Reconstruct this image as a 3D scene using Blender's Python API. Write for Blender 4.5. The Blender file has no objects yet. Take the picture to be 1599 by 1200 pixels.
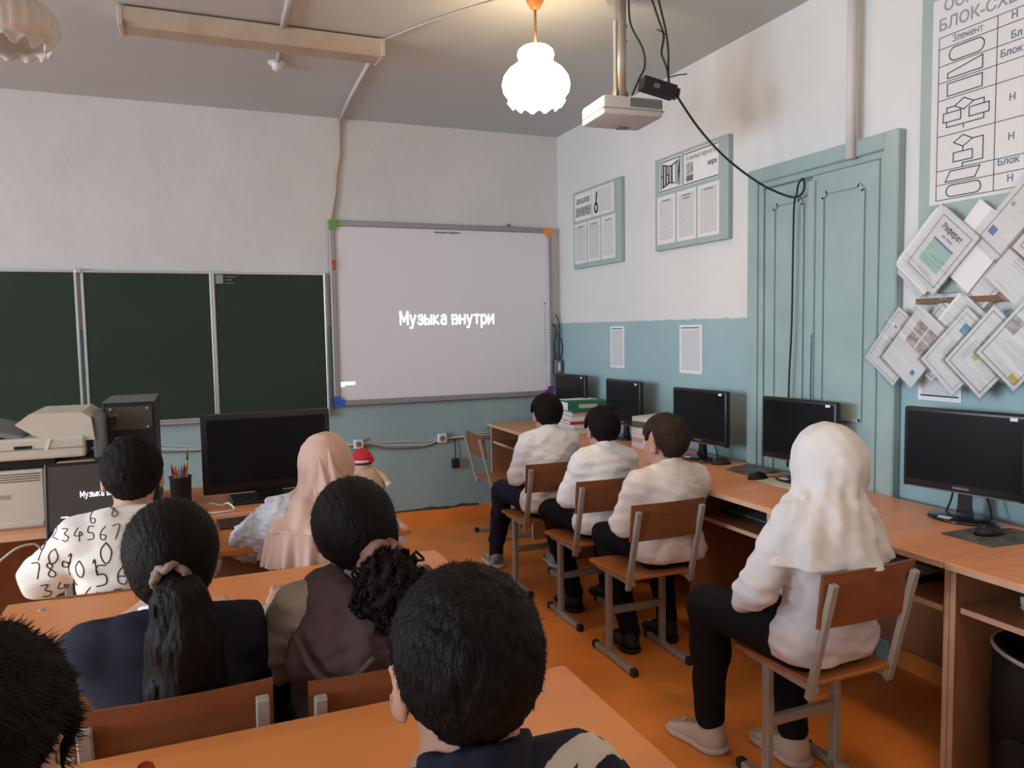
import bpy, bmesh, math, random
import numpy as np
from mathutils import Vector, Matrix, Euler
from mathutils.bvhtree import BVHTree

# ------------------------------------------------------------------ camera, world, light, exposure
S = bpy.context.scene
C = S.collection
PI = math.pi
S.view_settings.view_transform = 'Standard'
S.view_settings.look = 'None'
S.view_settings.gamma = 1.0
S.view_settings.use_curve_mapping = False
S.view_settings.exposure = 0.0

def make_camera():
    yaw, pitch, roll = -0.39004, 0.0715, -0.01645
    cy, sy = math.cos(yaw), math.sin(yaw)
    fwd = Vector((-sy * math.cos(pitch), cy * math.cos(pitch), -math.sin(pitch)))
    right = Vector((cy, sy, 0)); up = right.cross(fwd)
    c, s = math.cos(roll), math.sin(roll)
    r = c * right + s * up; u = -s * right + c * up
    cam = bpy.data.cameras.new('camera'); o = bpy.data.objects.new('camera', cam); C.objects.link(o)
    M = Matrix(((r.x, u.x, -fwd.x, -2.8012), (r.y, u.y, -fwd.y, -5.7632), (r.z, u.z, -fwd.z, 1.5), (0, 0, 0, 1)))
    o.matrix_world = M
    cam.sensor_fit = 'HORIZONTAL'; cam.sensor_width = 36.0; cam.lens = 1197.36 / 1599 * 36.0
    cam.clip_start = 0.02; cam.clip_end = 60
    S.camera = o
make_camera()

W = bpy.data.worlds.new('world'); S.world = W; W.use_nodes = True
W.node_tree.nodes['Background'].inputs[0].default_value = (0.62, 0.75, 1.0, 1)
W.node_tree.nodes['Background'].inputs[1].default_value = 0.6

WINDOWS = [(-0.9, 1.5), (-3.1, 1.5), (-5.3, 1.5), (-7.4, 1.3)]    # centre y, width, in the left wall
WIN_POWER = [90, 390, 290, 150]
def area(name, loc, rot, sx, sy, power, col):
    l = bpy.data.lights.new(name, 'AREA'); l.shape = 'RECTANGLE'; l.size = sx; l.size_y = sy
    l.energy = power; l.color = col
    o = bpy.data.objects.new(name, l); C.objects.link(o); o.location = loc; o.rotation_euler = rot
    return o
for (wy, ww), wp in zip(WINDOWS, WIN_POWER):
    area('daylight', (-8.22, wy, 2.0), (0, -math.radians(68), 0), 1.9, ww, wp, (0.74, 0.88, 1.0))

# ------------------------------------------------------------------ materials
MATS = {}
def mat(name, col, rough=.6, spec=.35, metal=0, var=0.0, vscale=8, bump=0.0, bscale=60, emit=None, estr=0, coat=0, stretch=None, col2=None):
    if name in MATS: return MATS[name]
    m = bpy.data.materials.new(name); m.use_nodes = True; MATS[name] = m
    nt = m.node_tree; b = nt.nodes['Principled BSDF']
    b.inputs['Base Color'].default_value = (*col, 1); b.inputs['Roughness'].default_value = rough
    b.inputs['Specular IOR Level'].default_value = spec; b.inputs['Metallic'].default_value = metal
    if coat: b.inputs['Coat Weight'].default_value = coat; b.inputs['Coat Roughness'].default_value = .15
    if emit: b.inputs['Emission Color'].default_value = (*emit, 1); b.inputs['Emission Strength'].default_value = estr
    if var or bump:
        tc = nt.nodes.new('ShaderNodeTexCoord'); src = tc.outputs['Object']
        if stretch:
            mp = nt.nodes.new('ShaderNodeMapping'); mp.inputs['Scale'].default_value = stretch
            nt.links.new(src, mp.inputs[0]); src = mp.outputs[0]
        if var:
            n = nt.nodes.new('ShaderNodeTexNoise'); n.inputs['Scale'].default_value = vscale; n.inputs['Detail'].default_value = 5
            nt.links.new(src, n.inputs['Vector'])
            r = nt.nodes.new('ShaderNodeValToRGB'); c2 = col2 or tuple(max(0, c * (1 - var)) for c in col)
            c1 = col if col2 else tuple(min(1, c * (1 + var * .6)) for c in col)
            r.color_ramp.elements[0].position = .3; r.color_ramp.elements[1].position = .7
            r.color_ramp.elements[0].color = (*c2, 1); r.color_ramp.elements[1].color = (*c1, 1)
            nt.links.new(n.outputs['Fac'], r.inputs['Fac']); nt.links.new(r.outputs['Color'], b.inputs['Base Color'])
        if bump:
            n2 = nt.nodes.new('ShaderNodeTexNoise'); n2.inputs['Scale'].default_value = bscale; n2.inputs['Detail'].default_value = 4
            nt.links.new(src, n2.inputs['Vector'])
            bp = nt.nodes.new('ShaderNodeBump'); bp.inputs['Strength'].default_value = bump; bp.inputs['Distance'].default_value = .01
            nt.links.new(n2.outputs['Fac'], bp.inputs['Height']); nt.links.new(bp.outputs['Normal'], b.inputs['Normal'])
    return m

def wall_mat():
    """whitewash above, glossy blue oil paint below a slightly wavering line"""
    m = bpy.data.materials.new('painted_wall'); m.use_nodes = True; nt = m.node_tree; L = nt.links
    b = nt.nodes['Principled BSDF']
    g = nt.nodes.new('ShaderNodeNewGeometry'); sp = nt.nodes.new('ShaderNodeSeparateXYZ'); L.new(g.outputs['Position'], sp.inputs[0])
    n = nt.nodes.new('ShaderNodeTexNoise'); n.inputs['Scale'].default_value = 1.6; n.inputs['Detail'].default_value = 4; L.new(g.outputs['Position'], n.inputs['Vector'])
    n3 = nt.nodes.new('ShaderNodeTexNoise'); n3.inputs['Scale'].default_value = 9; L.new(g.outputs['Position'], n3.inputs['Vector'])
    a = nt.nodes.new('ShaderNodeMath'); a.operation = 'MULTIPLY_ADD'; a.inputs[1].default_value = .02; L.new(n3.outputs['Fac'], a.inputs[0]); L.new(sp.outputs['Z'], a.inputs[2])
    s = nt.nodes.new('ShaderNodeMath'); s.operation = 'LESS_THAN'; s.inputs[1].default_value = 1.552; L.new(a.outputs[0], s.inputs[0])
    def ramp(c1, c2):
        r = nt.nodes.new('ShaderNodeValToRGB'); r.color_ramp.elements[0].position = .3; r.color_ramp.elements[1].position = .7
        r.color_ramp.elements[0].color = (*c1, 1); r.color_ramp.elements[1].color = (*c2, 1); L.new(n.outputs['Fac'], r.inputs['Fac']); return r
    w = ramp((.655, .64, .63), (.715, .70, .69)); bl = ramp((.285, .415, .45), (.325, .46, .49))
    mx = nt.nodes.new('ShaderNodeMix'); mx.data_type = 'RGBA'
    L.new(s.outputs[0], mx.inputs['Factor']); L.new(w.outputs[0], mx.inputs['A']); L.new(bl.outputs[0], mx.inputs['B']); L.new(mx.outputs['Result'], b.inputs['Base Color'])
    rr = nt.nodes.new('ShaderNodeMath'); rr.operation = 'MULTIPLY_ADD'; rr.inputs[1].default_value = -.5; rr.inputs[2].default_value = .9
    L.new(s.outputs[0], rr.inputs[0]); L.new(rr.outputs[0], b.inputs['Roughness'])
    n2 = nt.nodes.new('ShaderNodeTexNoise'); n2.inputs['Scale'].default_value = 5; n2.inputs['Detail'].default_value = 6; L.new(g.outputs['Position'], n2.inputs['Vector'])
    bp = nt.nodes.new('ShaderNodeBump'); bp.inputs['Strength'].default_value = .35; bp.inputs['Distance'].default_value = .03
    L.new(n2.outputs['Fac'], bp.inputs['Height']); L.new(bp.outputs['Normal'], b.inputs['Normal'])
    return m
M_WALL = wall_mat()
M_CEIL = mat('whitewashed_ceiling', (.54, .585, .60), .9, .1, var=.05, vscale=1.5, bump=.2, bscale=6)
M_FLOOR = mat('orange_floor_paint', (.84, .27, .055), .36, .3, var=.20, vscale=2.2, bump=.06, bscale=9)
M_TEAL = mat('teal_door_paint', (.32, .42, .42), .28, .5, var=.08, vscale=5, bump=.25, bscale=25)
M_TEALB = mat('teal_board_paint', (.35, .43, .415), .5, .3, var=.06)
M_DESK = mat('desk_laminate', (.76, .32, .155), .34, .3, var=.10, vscale=3, stretch=(1, 9, 1))
M_DESKE = mat('desk_edge_band', (.62, .40, .27), .45, .35, var=.10, vscale=20)
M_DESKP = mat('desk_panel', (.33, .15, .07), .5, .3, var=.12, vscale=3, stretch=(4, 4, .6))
M_SDESK = mat('school_desk_laminate', (.64, .225, .065), .36, .28, var=.08, vscale=2.5, stretch=(1, 7, 1))
M_PLY = mat('chair_plywood', (.43, .155, .05), .36, .3, var=.14, vscale=5, stretch=(1, 6, 6))
M_PLYB = mat('darker_backrest', (.25, .085, .035), .38, .3, var=.14, vscale=5, stretch=(1, 6, 6))  # backrests in a darker tone than the seat plywood
M_TUBE = mat('grey_painted_tube', (.36, .32, .28), .42, .4, var=.1, vscale=20)
M_BLACK = mat('black_plastic', (.012, .012, .013), .35, .4)
M_MBLACK = mat('matte_black_plastic', (.02, .02, .021), .6, .3)
M_SCREEN = mat('switched_off_screen', (.008, .008, .010), .22, .2)
M_GLOSSB = mat('gloss_black_plastic', (.01, .011, .014), .12, .6)
M_WHITEP = mat('white_plastic', (.72, .72, .70), .4, .4)
M_CREAM = mat('aged_cream_plastic', (.58, .53, .45), .5, .3, var=.05)
M_GREYP = mat('grey_plastic', (.16, .165, .17), .45, .35)
M_PAPER = mat('white_paper', (.74, .73, .73), .8, .15)
M_PAPER2 = mat('cream_paper', (.66, .62, .55), .85, .1, var=.05)
M_ALU = mat('aluminium', (.62, .63, .64), .35, .5, .7)
M_ALUG = mat('grey_frame', (.33, .32, .33), .42, .4, .25)
M_GREEN = mat('green_chalkboard', (.022, .042, .028), .5, .25, var=.15, vscale=2)
M_INK = mat('black_ink', (.06, .055, .06), .8, .1)
M_INKG = mat('grey_ink', (.22, .21, .22), .8, .1)
M_CABLE = mat('black_cable', (.025, .022, .02), .5, .3)
M_CABLEW = mat('off_white_cable', (.55, .52, .48), .5, .3)
M_COND = mat('painted_conduit', (.62, .59, .56), .6, .3)
M_BROWNCORD = mat('tan_conduit', (.55, .42, .33), .6, .3)
M_CHROME = mat('silver_trim', (.7, .7, .72), .25, .5, .9)

# ------------------------------------------------------------------ mesh helpers
def bm_new(): return bmesh.new()
def box(bm, c, s, rot=None, bev=0, seg=1):
    M = Matrix.Translation(Vector(c))
    if rot is not None: M = M @ Euler(rot).to_matrix().to_4x4()
    M = M @ Matrix.Diagonal((*s, 1))
    r = bmesh.ops.create_cube(bm, size=1, matrix=M)
    if bev:
        es = list({e for v in r['verts'] for e in v.link_edges})
        bmesh.ops.bevel(bm, geom=es, offset=bev, segments=seg, affect='EDGES', profile=.5)
    return bm
def bx(bm, x0, x1, y0, y1, z0, z1, bev=0, seg=1):
    return box(bm, ((x0 + x1) / 2, (y0 + y1) / 2, (z0 + z1) / 2), (abs(x1 - x0), abs(y1 - y0), abs(z1 - z0)), None, bev, seg)
def tube(bm, pts, r, n=8, cap=True, rs=None):
    pts = [Vector(p) for p in pts]; rings = []; prev = None
    for i, p in enumerate(pts):
        t = (pts[min(i + 1, len(pts) - 1)] - pts[max(i - 1, 0)])
        t = t.normalized() if t.length > 1e-9 else Vector((0, 0, 1))
        if prev is None:
            a = t.orthogonal().normalized()
        else:
            a = (prev - t * prev.dot(t)); a = a.normalized() if a.length > 1e-6 else t.orthogonal().normalized()
        prev = a; b = t.cross(a); rr = rs[i] if rs else r
        rings.append([bm.verts.new(p + rr * (math.cos(2 * PI * k / n) * a + math.sin(2 * PI * k / n) * b)) for k in range(n)])
    for i in range(len(rings) - 1):
        for k in range(n):
            bm.faces.new((rings[i][k], rings[i][(k + 1) % n], rings[i + 1][(k + 1) % n], rings[i + 1][k]))
    if cap: bm.faces.new(rings[0][::-1]); bm.faces.new(rings[-1])
    return bm
def smooth_path(pts, n=8):
    P = [Vector(p) for p in pts]; out = []
    for i in range(len(P) - 1):
        p0, p1, p2, p3 = P[max(i - 1, 0)], P[i], P[i + 1], P[min(i + 2, len(P) - 1)]
        for k in range(n):
            t = k / n
            out.append(.5 * ((2 * p1) + (p2 - p0) * t + (2 * p0 - 5 * p1 + 4 * p2 - p3) * t * t + (3 * p1 - p0 - 3 * p2 + p3) * t ** 3))
    out.append(P[-1]); return out
def lathe(bm, prof, n=24, c=(0, 0, 0), wob=None, close=False):
    rings = []
    for i, (r, z) in enumerate(prof):
        ring = []
        for k in range(n):
            a = 2 * PI * k / n; rr, zz = (wob(i, a, r, z) if wob else (r, z))
            ring.append(bm.verts.new((c[0] + rr * math.cos(a), c[1] + rr * math.sin(a), c[2] + zz)))
        rings.append(ring)
    for i in range(len(rings) - 1):
        for k in range(n):
            bm.faces.new((rings[i][k], rings[i][(k + 1) % n], rings[i + 1][(k + 1) % n], rings[i + 1][k]))
    if close: bm.faces.new(rings[0][::-1]); bm.faces.new(rings[-1])
    return bm
def prism(bm, poly, y0, y1):
    """polygon given in XZ, extruded along Y"""
    a = [bm.verts.new((x, y0, z)) for x, z in poly]; b = [bm.verts.new((x, y1, z)) for x, z in poly]
    n = len(poly)
    bm.faces.new(a); bm.faces.new(b[::-1])
    for i in range(n): bm.faces.new((a[i], b[i], b[(i + 1) % n], a[(i + 1) % n]))
    bmesh.ops.recalc_face_normals(bm, faces=bm.faces[:]); return bm
def prism_z(bm, poly, z0, z1, bev=0):
    a = [bm.verts.new((x, y, z0)) for x, y in poly]; b = [bm.verts.new((x, y, z1)) for x, y in poly]
    n = len(poly); fs = [bm.faces.new(a[::-1]), bm.faces.new(b)]
    for i in range(n): fs.append(bm.faces.new((a[i], a[(i + 1) % n], b[(i + 1) % n], b[i])))
    bmesh.ops.recalc_face_normals(bm, faces=fs)
    if bev: bmesh.ops.bevel(bm, geom=list({e for f in fs for e in f.edges}), offset=bev, segments=1, affect='EDGES')
    return bm
def obj(name, bm, m, parent=None, smooth=False):
    me = bpy.data.meshes.new(name)
    if isinstance(bm, bmesh.types.BMesh):
        bm.to_mesh(me); bm.free()
    else: me = bm
    if m: me.materials.append(m)
    if smooth: me.shade_smooth()
    o = bpy.data.objects.new(name, me); C.objects.link(o)
    if parent: o.parent = parent
    return o
def soft(o, ang=40):
    me = o.data; me.shade_smooth(); me.set_sharp_from_angle(angle=math.radians(ang)); return o
def tag(o, label, cat, group=None):
    o['label'] = label; o['category'] = cat
    if group: o['group'] = group
    return o
def thing(name, label, cat, loc=(0, 0, 0), rz=0, group=None):
    o = bpy.data.objects.new(name, None); C.objects.link(o); o.empty_display_size = .05
    o.location = loc; o.rotation_euler = (0, 0, rz)
    return tag(o, label, cat, group)
def struct(name, bm, m, parent=None, label=None):
    o = obj(name, bm, m, parent)
    if not parent: o['kind'] = 'structure'
    if label: o['label'] = label
    return o
def copy_tree(o, parent=None):
    c = o.copy(); C.objects.link(c); c.parent = parent
    for ch in list(o.children): copy_tree(ch, c)
    return c
def text_bm(s, size, depth=.0006, align='CENTER', bold=0.0, sx=1.0):
    cu = bpy.data.curves.new('t', 'FONT'); cu.body = s; cu.size = size; cu.align_x = align; cu.align_y = 'CENTER'
    cu.offset = bold; cu.resolution_u = 2; cu.extrude = depth
    o = bpy.data.objects.new('t', cu); me = o.to_mesh(); bm = bmesh.new(); bm.from_mesh(me); o.to_mesh_clear()
    bpy.data.objects.remove(o); bpy.data.curves.remove(cu)
    for v in bm.verts: x, y, z = v.co; v.co = (x * sx, -z, y)      # stands in XZ, faces -Y
    return bm
def move(bm, v, rot=None):
    if rot is not None: bmesh.ops.rotate(bm, verts=bm.verts[:], cent=(0, 0, 0), matrix=Euler(rot).to_matrix())
    bmesh.ops.translate(bm, verts=bm.verts[:], vec=v); return bm
def ribbon(bm, pts, w, y=0, closed=False, th=.0006):
    """flat printed line in XZ"""
    P = pts + ([pts[0]] if closed else [])
    for (x0, z0), (x1, z1) in zip(P, P[1:]):
        d = math.hypot(x1 - x0, z1 - z0)
        if d < 1e-6: continue
        box(bm, ((x0 + x1) / 2, y, (z0 + z1) / 2), (d + w, th, w), (0, -math.atan2(z1 - z0, x1 - x0), 0))
    return bm
BOWL = [(.75, .75), (.55, 1), (.25, 1), (.05, .7), (.05, .3), (.25, 0), (.55, 0), (.75, .25)]
SOFT = [(0, 1), (0, 0), (.4, 0), (.55, .15), (.55, .4), (.4, .55), (0, .55)]
CYR = {'а': (.7, [[(.1, .85), (.3, 1), (.55, 1), (.7, .85), (.7, 0)], [(.7, .57), (.3, .57), (.08, .42), (.08, .15), (.25, 0), (.5, 0), (.7, .2)]]), 'л': (.7, [[(0, 0), (.15, .1), (.2, 1), (.7, 1), (.7, 0)]]), 'ф': (1.0, [[(.5, -.4), (.5, 1.3)], [(.5, 1), (.2, 1), (0, .7), (0, .3), (.2, 0), (.8, 0), (1, .3), (1, .7), (.8, 1), (.5, 1)]]),
       'Р': (.75, [[(0, 0), (0, 1.4), (.55, 1.4), (.75, 1.2), (.75, .85), (.55, .65), (0, .65)]]), 'Э': (.85, [[(.05, 1.2), (.25, 1.4), (.6, 1.4), (.85, 1.1), (.85, .3), (.6, 0), (.25, 0), (.05, .2)], [(.35, .7), (.85, .7)]]), 'в': (.72, [[(0, 0), (0, 1), (.5, 1), (.65, .85), (.65, .65), (.5, .53), (0, .53)], [(.5, .53), (.72, .4), (.72, .15), (.55, 0), (0, 0)]]),
       'г': (.55, [[(0, 0), (0, 1), (.55, 1)]]), 'е': (.75, [[(.05, .5), (.75, .5), (.7, .8), (.5, 1), (.25, 1), (.05, .7), (.05, .3), (.25, 0), (.5, 0), (.7, .15)]]),
       'з': (.65, [[(.05, .85), (.25, 1), (.5, 1), (.6, .85), (.6, .65), (.45, .53), (.2, .53)], [(.45, .53), (.65, .4), (.65, .15), (.5, 0), (.2, 0), (.03, .15)]]),
       'и': (.7, [[(0, 1), (0, 0), (.7, 1), (.7, 0)]]), 'к': (.65, [[(0, 0), (0, 1)], [(.6, 1), (.05, .5), (.65, 0)]]), 'м': (.85, [[(0, 0), (0, 1), (.42, .2), (.85, 1), (.85, 0)]]),
       'н': (.7, [[(0, 0), (0, 1)], [(.7, 0), (.7, 1)], [(0, .52), (.7, .52)]]), 'о': (.75, [BOWL + [BOWL[0]]]), 'п': (.7, [[(0, 0), (0, 1), (.7, 1), (.7, 0)]]),
       'р': (.7, [[(0, -.45), (0, 1)], [(0, .75), (.2, 1), (.5, 1), (.7, .7), (.7, .3), (.5, 0), (.2, 0), (0, .25)]]), 'т': (.7, [[(.35, 0), (.35, 1)], [(0, 1), (.7, 1)]]),
       'у': (.7, [[(0, 1), (.35, .05)], [(.7, 1), (.2, -.4), (0, -.42)]]), 'ы': (.85, [SOFT, [(.85, 0), (.85, 1)]]), 'ь': (.55, [SOFT]),
       'ю': (1.05, [[(0, 0), (0, 1)], [(0, .52), (.3, .52)], [(x + .3, z) for x, z in BOWL + [BOWL[0]]]]), 'М': (1.0, [[(0, 0), (0, 1.4), (.5, .35), (1, 1.4), (1, 0)]]), 'К': (.8, [[(0, 0), (0, 1.4)], [(.75, 1.4), (.05, .7), (.8, 0)]])}
def stroke_text(s, xh, width, lw):
    """lettering drawn with a broad pen, centred, width metres long"""
    bm = bm_new(); adv = .36; tot = sum((CYR[c][0] + adv) if c in CYR else .6 for c in s) - adv; sx = width / (tot * xh); x = -tot / 2
    for c in s:
        if c not in CYR: x += .6; continue
        w, st = CYR[c]
        for pl in st: ribbon(bm, [((x + u) * xh * sx, (v - .5) * xh) for u, v in pl], lw, 0)
        x += w + adv
    return bm
def print_mat(name, rows, paper=(.74, .73, .73), ink=(.30, .29, .30), margin=.1, head=.0, dens=.35):
    """page of lines of small type, from the sheet's own coordinates"""
    if name in MATS: return MATS[name]
    m = bpy.data.materials.new(name); m.use_nodes = True; MATS[name] = m; nt = m.node_tree; L = nt.links; b = nt.nodes['Principled BSDF']
    b.inputs['Roughness'].default_value = .75; b.inputs['Specular IOR Level'].default_value = .2
    tc = nt.nodes.new('ShaderNodeTexCoord'); sp = nt.nodes.new('ShaderNodeSeparateXYZ'); L.new(tc.outputs['Generated'], sp.inputs[0])
    def mth(op, a, v=None, v2=None):
        n = nt.nodes.new('ShaderNodeMath'); n.operation = op
        L.new(a, n.inputs[0])
        if v is not None:
            if isinstance(v, (int, float)): n.inputs[1].default_value = v
            else: L.new(v, n.inputs[1])
        return n.outputs[0]
    zr = mth('MULTIPLY', sp.outputs['Z'], rows); fr = mth('FRACT', zr); row = mth('FLOOR', zr)
    line = mth('LESS_THAN', fr, .5)
    xs = mth('MULTIPLY', sp.outputs['X'], 34.0)
    cb = nt.nodes.new('ShaderNodeCombineXYZ'); L.new(xs, cb.inputs[0]); L.new(mth('MULTIPLY', row, 7.3), cb.inputs[1])
    nz = nt.nodes.new('ShaderNodeTexNoise'); nz.inputs['Scale'].default_value = 1.0; nz.inputs['Detail'].default_value = 2; L.new(cb.outputs[0], nz.inputs['Vector'])
    word = mth('GREATER_THAN', nz.outputs['Fac'], dens)
    inx = mth('MULTIPLY', mth('GREATER_THAN', sp.outputs['X'], margin), mth('LESS_THAN', sp.outputs['X'], 1 - margin))
    inz = mth('MULTIPLY', mth('GREATER_THAN', sp.outputs['Z'], margin * .7), mth('LESS_THAN', sp.outputs['Z'], 1 - margin * .7 - head))
    f = mth('MULTIPLY', mth('MULTIPLY', line, word), mth('MULTIPLY', inx, inz))
    mx = nt.nodes.new('ShaderNodeMix'); mx.data_type = 'RGBA'; mx.inputs['A'].default_value = (*paper, 1); mx.inputs['B'].default_value = (*ink, 1)
    L.new(f, mx.inputs['Factor']); L.new(mx.outputs['Result'], b.inputs['Base Color'])
    return m
RIGHT = -PI / 2          # things on the right wall: local x runs towards the back of the room, local -y faces the room
# ------------------------------------------------------------------ the setting
HC, XL, YB = 3.057, -7.6, -8.6
struct('floor', bx(bm_new(), XL - .2, .2, YB - .2, .2, -.1, 0), M_FLOOR)
struct('ceiling', bx(bm_new(), XL - .2, .2, YB - .2, .2, HC, HC + .1), M_CEIL)
struct('wall_front', bx(bm_new(), XL - .2, .2, 0, .2, 0, HC), M_WALL)
struct('wall_right', bx(bm_new(), 0, .2, YB, 0, 0, HC), M_WALL)
struct('wall_back', bx(bm_new(), XL - .2, .2, YB - .2, YB, 0, HC), M_WALL)
def left_wall():
    bm = bm_new(); ys = sorted([(wy - ww / 2, wy + ww / 2) for wy, ww in WINDOWS]); z0, z1 = .9, 2.6
    bx(bm, XL - .2, XL, YB, 0, 0, z0); bx(bm, XL - .2, XL, YB, 0, z1, HC)
    e = YB
    for a, b in ys: bx(bm, XL - .2, XL, e, a, z0, z1); e = b
    bx(bm, XL - .2, XL, e, 0, z0, z1)
    struct('wall_left', bm, M_WALL)
    gl = bpy.data.materials.new('window_glass'); gl.use_nodes = True; nt = gl.node_tree
    t = nt.nodes.new('ShaderNodeBsdfTransparent'); g = nt.nodes.new('ShaderNodeBsdfGlossy'); g.inputs['Roughness'].default_value = .02
    mx = nt.nodes.new('ShaderNodeMixShader'); mx.inputs[0].default_value = .07
    nt.links.new(t.outputs[0], mx.inputs[1]); nt.links.new(g.outputs[0], mx.inputs[2]); nt.links.new(mx.outputs[0], nt.nodes['Material Output'].inputs[0])
    wm = mat('white_window_paint', (.72, .71, .69), .4, .4)
    for i, (a, b) in enumerate(ys):
        bm = bm_new(); x0, x1 = XL - .09, XL - .04
        for y in (a, (a + b) / 2 - .03, b - .06): bx(bm, x0, x1, y, y + .06, z0, z1)
        for z in (z0, 2.05, z1 - .06): bx(bm, x0 + .003, x1 - .003, a, b, z, z + .06)
        w = struct('window_%d' % (i + 1), bm, wm)
        for y0_, y1_ in ((a + .06, (a + b) / 2 - .03), ((a + b) / 2 + .03, b - .06)):
            for q0, q1 in ((z0 + .06, 2.05), (2.11, z1 - .06)):
                obj('pane', bx(bm_new(), XL - .068, XL - .062, y0_, y1_, q0, q1), gl, w)
        obj('window_sill', bx(bm_new(), XL - .04, XL + .12, a - .04, b + .04, z0 - .035, z0 + .002, .006), wm, w)
left_wall()
def base():
    rnd = random.Random(4); bm = bm_new(); x = XL; top = []
    while x < 0:
        top.append((x, .088 + rnd.uniform(-.006, .006))); x += rnd.uniform(.05, .14)
    top.append((0, .09))
    prism(bm, [(0, 0), (XL, 0)] + top, -.028, 0)
    struct('baseboard_front', bm, M_FLOOR)
    bm = bm_new(); x = -3.2; up = []; dn = []
    while x < -.7:
        h = rnd.uniform(.002, .012) if rnd.random() < .8 else rnd.uniform(.015, .028)
        up.append((x, .097 + h)); dn.append((x, .08)); x += rnd.uniform(.03, .09)
    prism(bm, dn + up[::-1], -.004, 0)
    struct('trim_1', bm, mat('crumbled_plaster', (.10, .08, .065), .95, .05, var=.5, vscale=40))
    struct('baseboard_right', bx(bm_new(), -.022, 0, YB, -.03, 0, .085), M_FLOOR)
base()

def door():
    bm = bm_new(); y0, y1, zt = -3.357, -2.404, 2.315
    bx(bm, -.045, 0, y1 - .075, y1, 0, zt, .006); bx(bm, -.045, 0, y0, y0 + .075, 0, zt, .006); bx(bm, -.046, 0, y0 + .07, y1 - .07, zt - .075, zt - .001, .006)
    bx(bm, -.028, 0, y1 - .105, y1 - .07, 0, zt - .07, .004); bx(bm, -.028, 0, y0 + .07, y0 + .105, 0, zt - .07, .004); bx(bm, -.029, 0, y0 + .10, y1 - .10, zt - .105, zt - .072, .004)
    d = struct('door_1', bm, M_TEAL)
    ym = -2.862
    for nm, a, b, x in (('door_leaf', ym, y1 - .105, -.014), ('door_leaf', y0 + .105, ym - .002, -.036)):
        lf = obj(nm, bx(bm_new(), x, 0, a, b, .02, zt - .108, .004), M_TEAL, d)
        # raised moulding round a sunken panel with a stepped head
        w = .016; a2, b2, zt2 = a + .075, b - .075, zt - .20
        bm = bm_new()
        for za, zb in ((1.06, zt2), (.2, .94)):
            pts = [(a2, za), (a2, zb - .025), (a2 + .025, zb), (b2 - .025, zb), (b2, zb - .025), (b2, za)]
            P = pts + [pts[0]]
            for (p, z), (q, z_) in zip(P, P[1:]):
                L = math.hypot(q - p, z_ - z); box(bm, (x - .004, (p + q) / 2, (z + z_) / 2), (.014, L + w * .45, w), (math.atan2(z_ - z, q - p), 0, 0))
        obj('panel_moulding', bm, M_TEAL, lf)
    obj('cover_strip', bx(bm_new(), -.05, -.03, ym - .028, ym + .014, .02, zt - .13, .005), M_TEAL, d)
door()

def rods(name, label, cat, pts, r, m, n=8, smooth=True, group=None, parts=None):
    o = obj(name, tube(bm_new(), pts, r, n), m, smooth=smooth); tag(o, label, cat, group); return o
rods('pipe', 'off-white painted pipe running down the wall onto the door head', 'pipe', [(-.055, -3.113, 2.235), (-.055, -3.113, 2.6), (-.055, -3.113, HC)], .022, M_COND, 14)

# ------------------------------------------------------------------ front wall
def chalkboard():
    t = thing('chalkboard', 'dark green folding chalkboard with aluminium frame on the front wall', 'chalkboard', (-2.7, -.002, 0))
    z0, z1 = .905, 1.93; d = -.045
    for (a, b, tilt) in ((-1.57, -.798, 0), (-.775, .022, 0), (.022, .795, 0)):
        p = obj('board_panel', bx(bm_new(), a + .012, b - .012, d + .006, -.004, z0 + .012, z1 - .012), M_GREEN, t)
        bm = bm_new()
        for x0, x1 in ((a, a + .016), (b - .016, b)): bx(bm, x0, x1, d, -.002, z0, z1, .003)
        for q0, q1 in ((z0, z0 + .016), (z1 - .016, z1)): bx(bm, a + .016, b - .016, d + .001, -.002, q0, q1, .003)
        obj('frame', bm, M_ALU, p)
    bm = bm_new()
    for x in (-.787,):
        bx(bm, x - .02, x + .02, -.055, -.02, z1 - .02, z1 + .012, .004); bx(bm, x - .02, x + .02, -.055, -.02, z0 - .01, z0 + .02, .004)
    obj('hinge', bm, M_ALU, t)
    s = obj('sticker', bx(bm_new(), .045, .095, d - .0015, d + .004, z1 - .082, z1 - .02), mat('grey_label', (.30, .30, .28), .6, .2), t)
    bm = bm_new()
    for k, w in enumerate((.07, .05, .06)): bx(bm, .105, .105 + w, d - .001, d + .008, z1 - .038 - k * .022, z1 - .030 - k * .022)
    obj('label_print', bm, mat('pale_label_print', (.16, .18, .16), .6, .2), t)
    obj('chalk_ledge', bx(bm_new(), -.775, .795, -.062, -.002, z0 - .018, z0 - .001, .003), M_ALU, t)
chalkboard()

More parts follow.
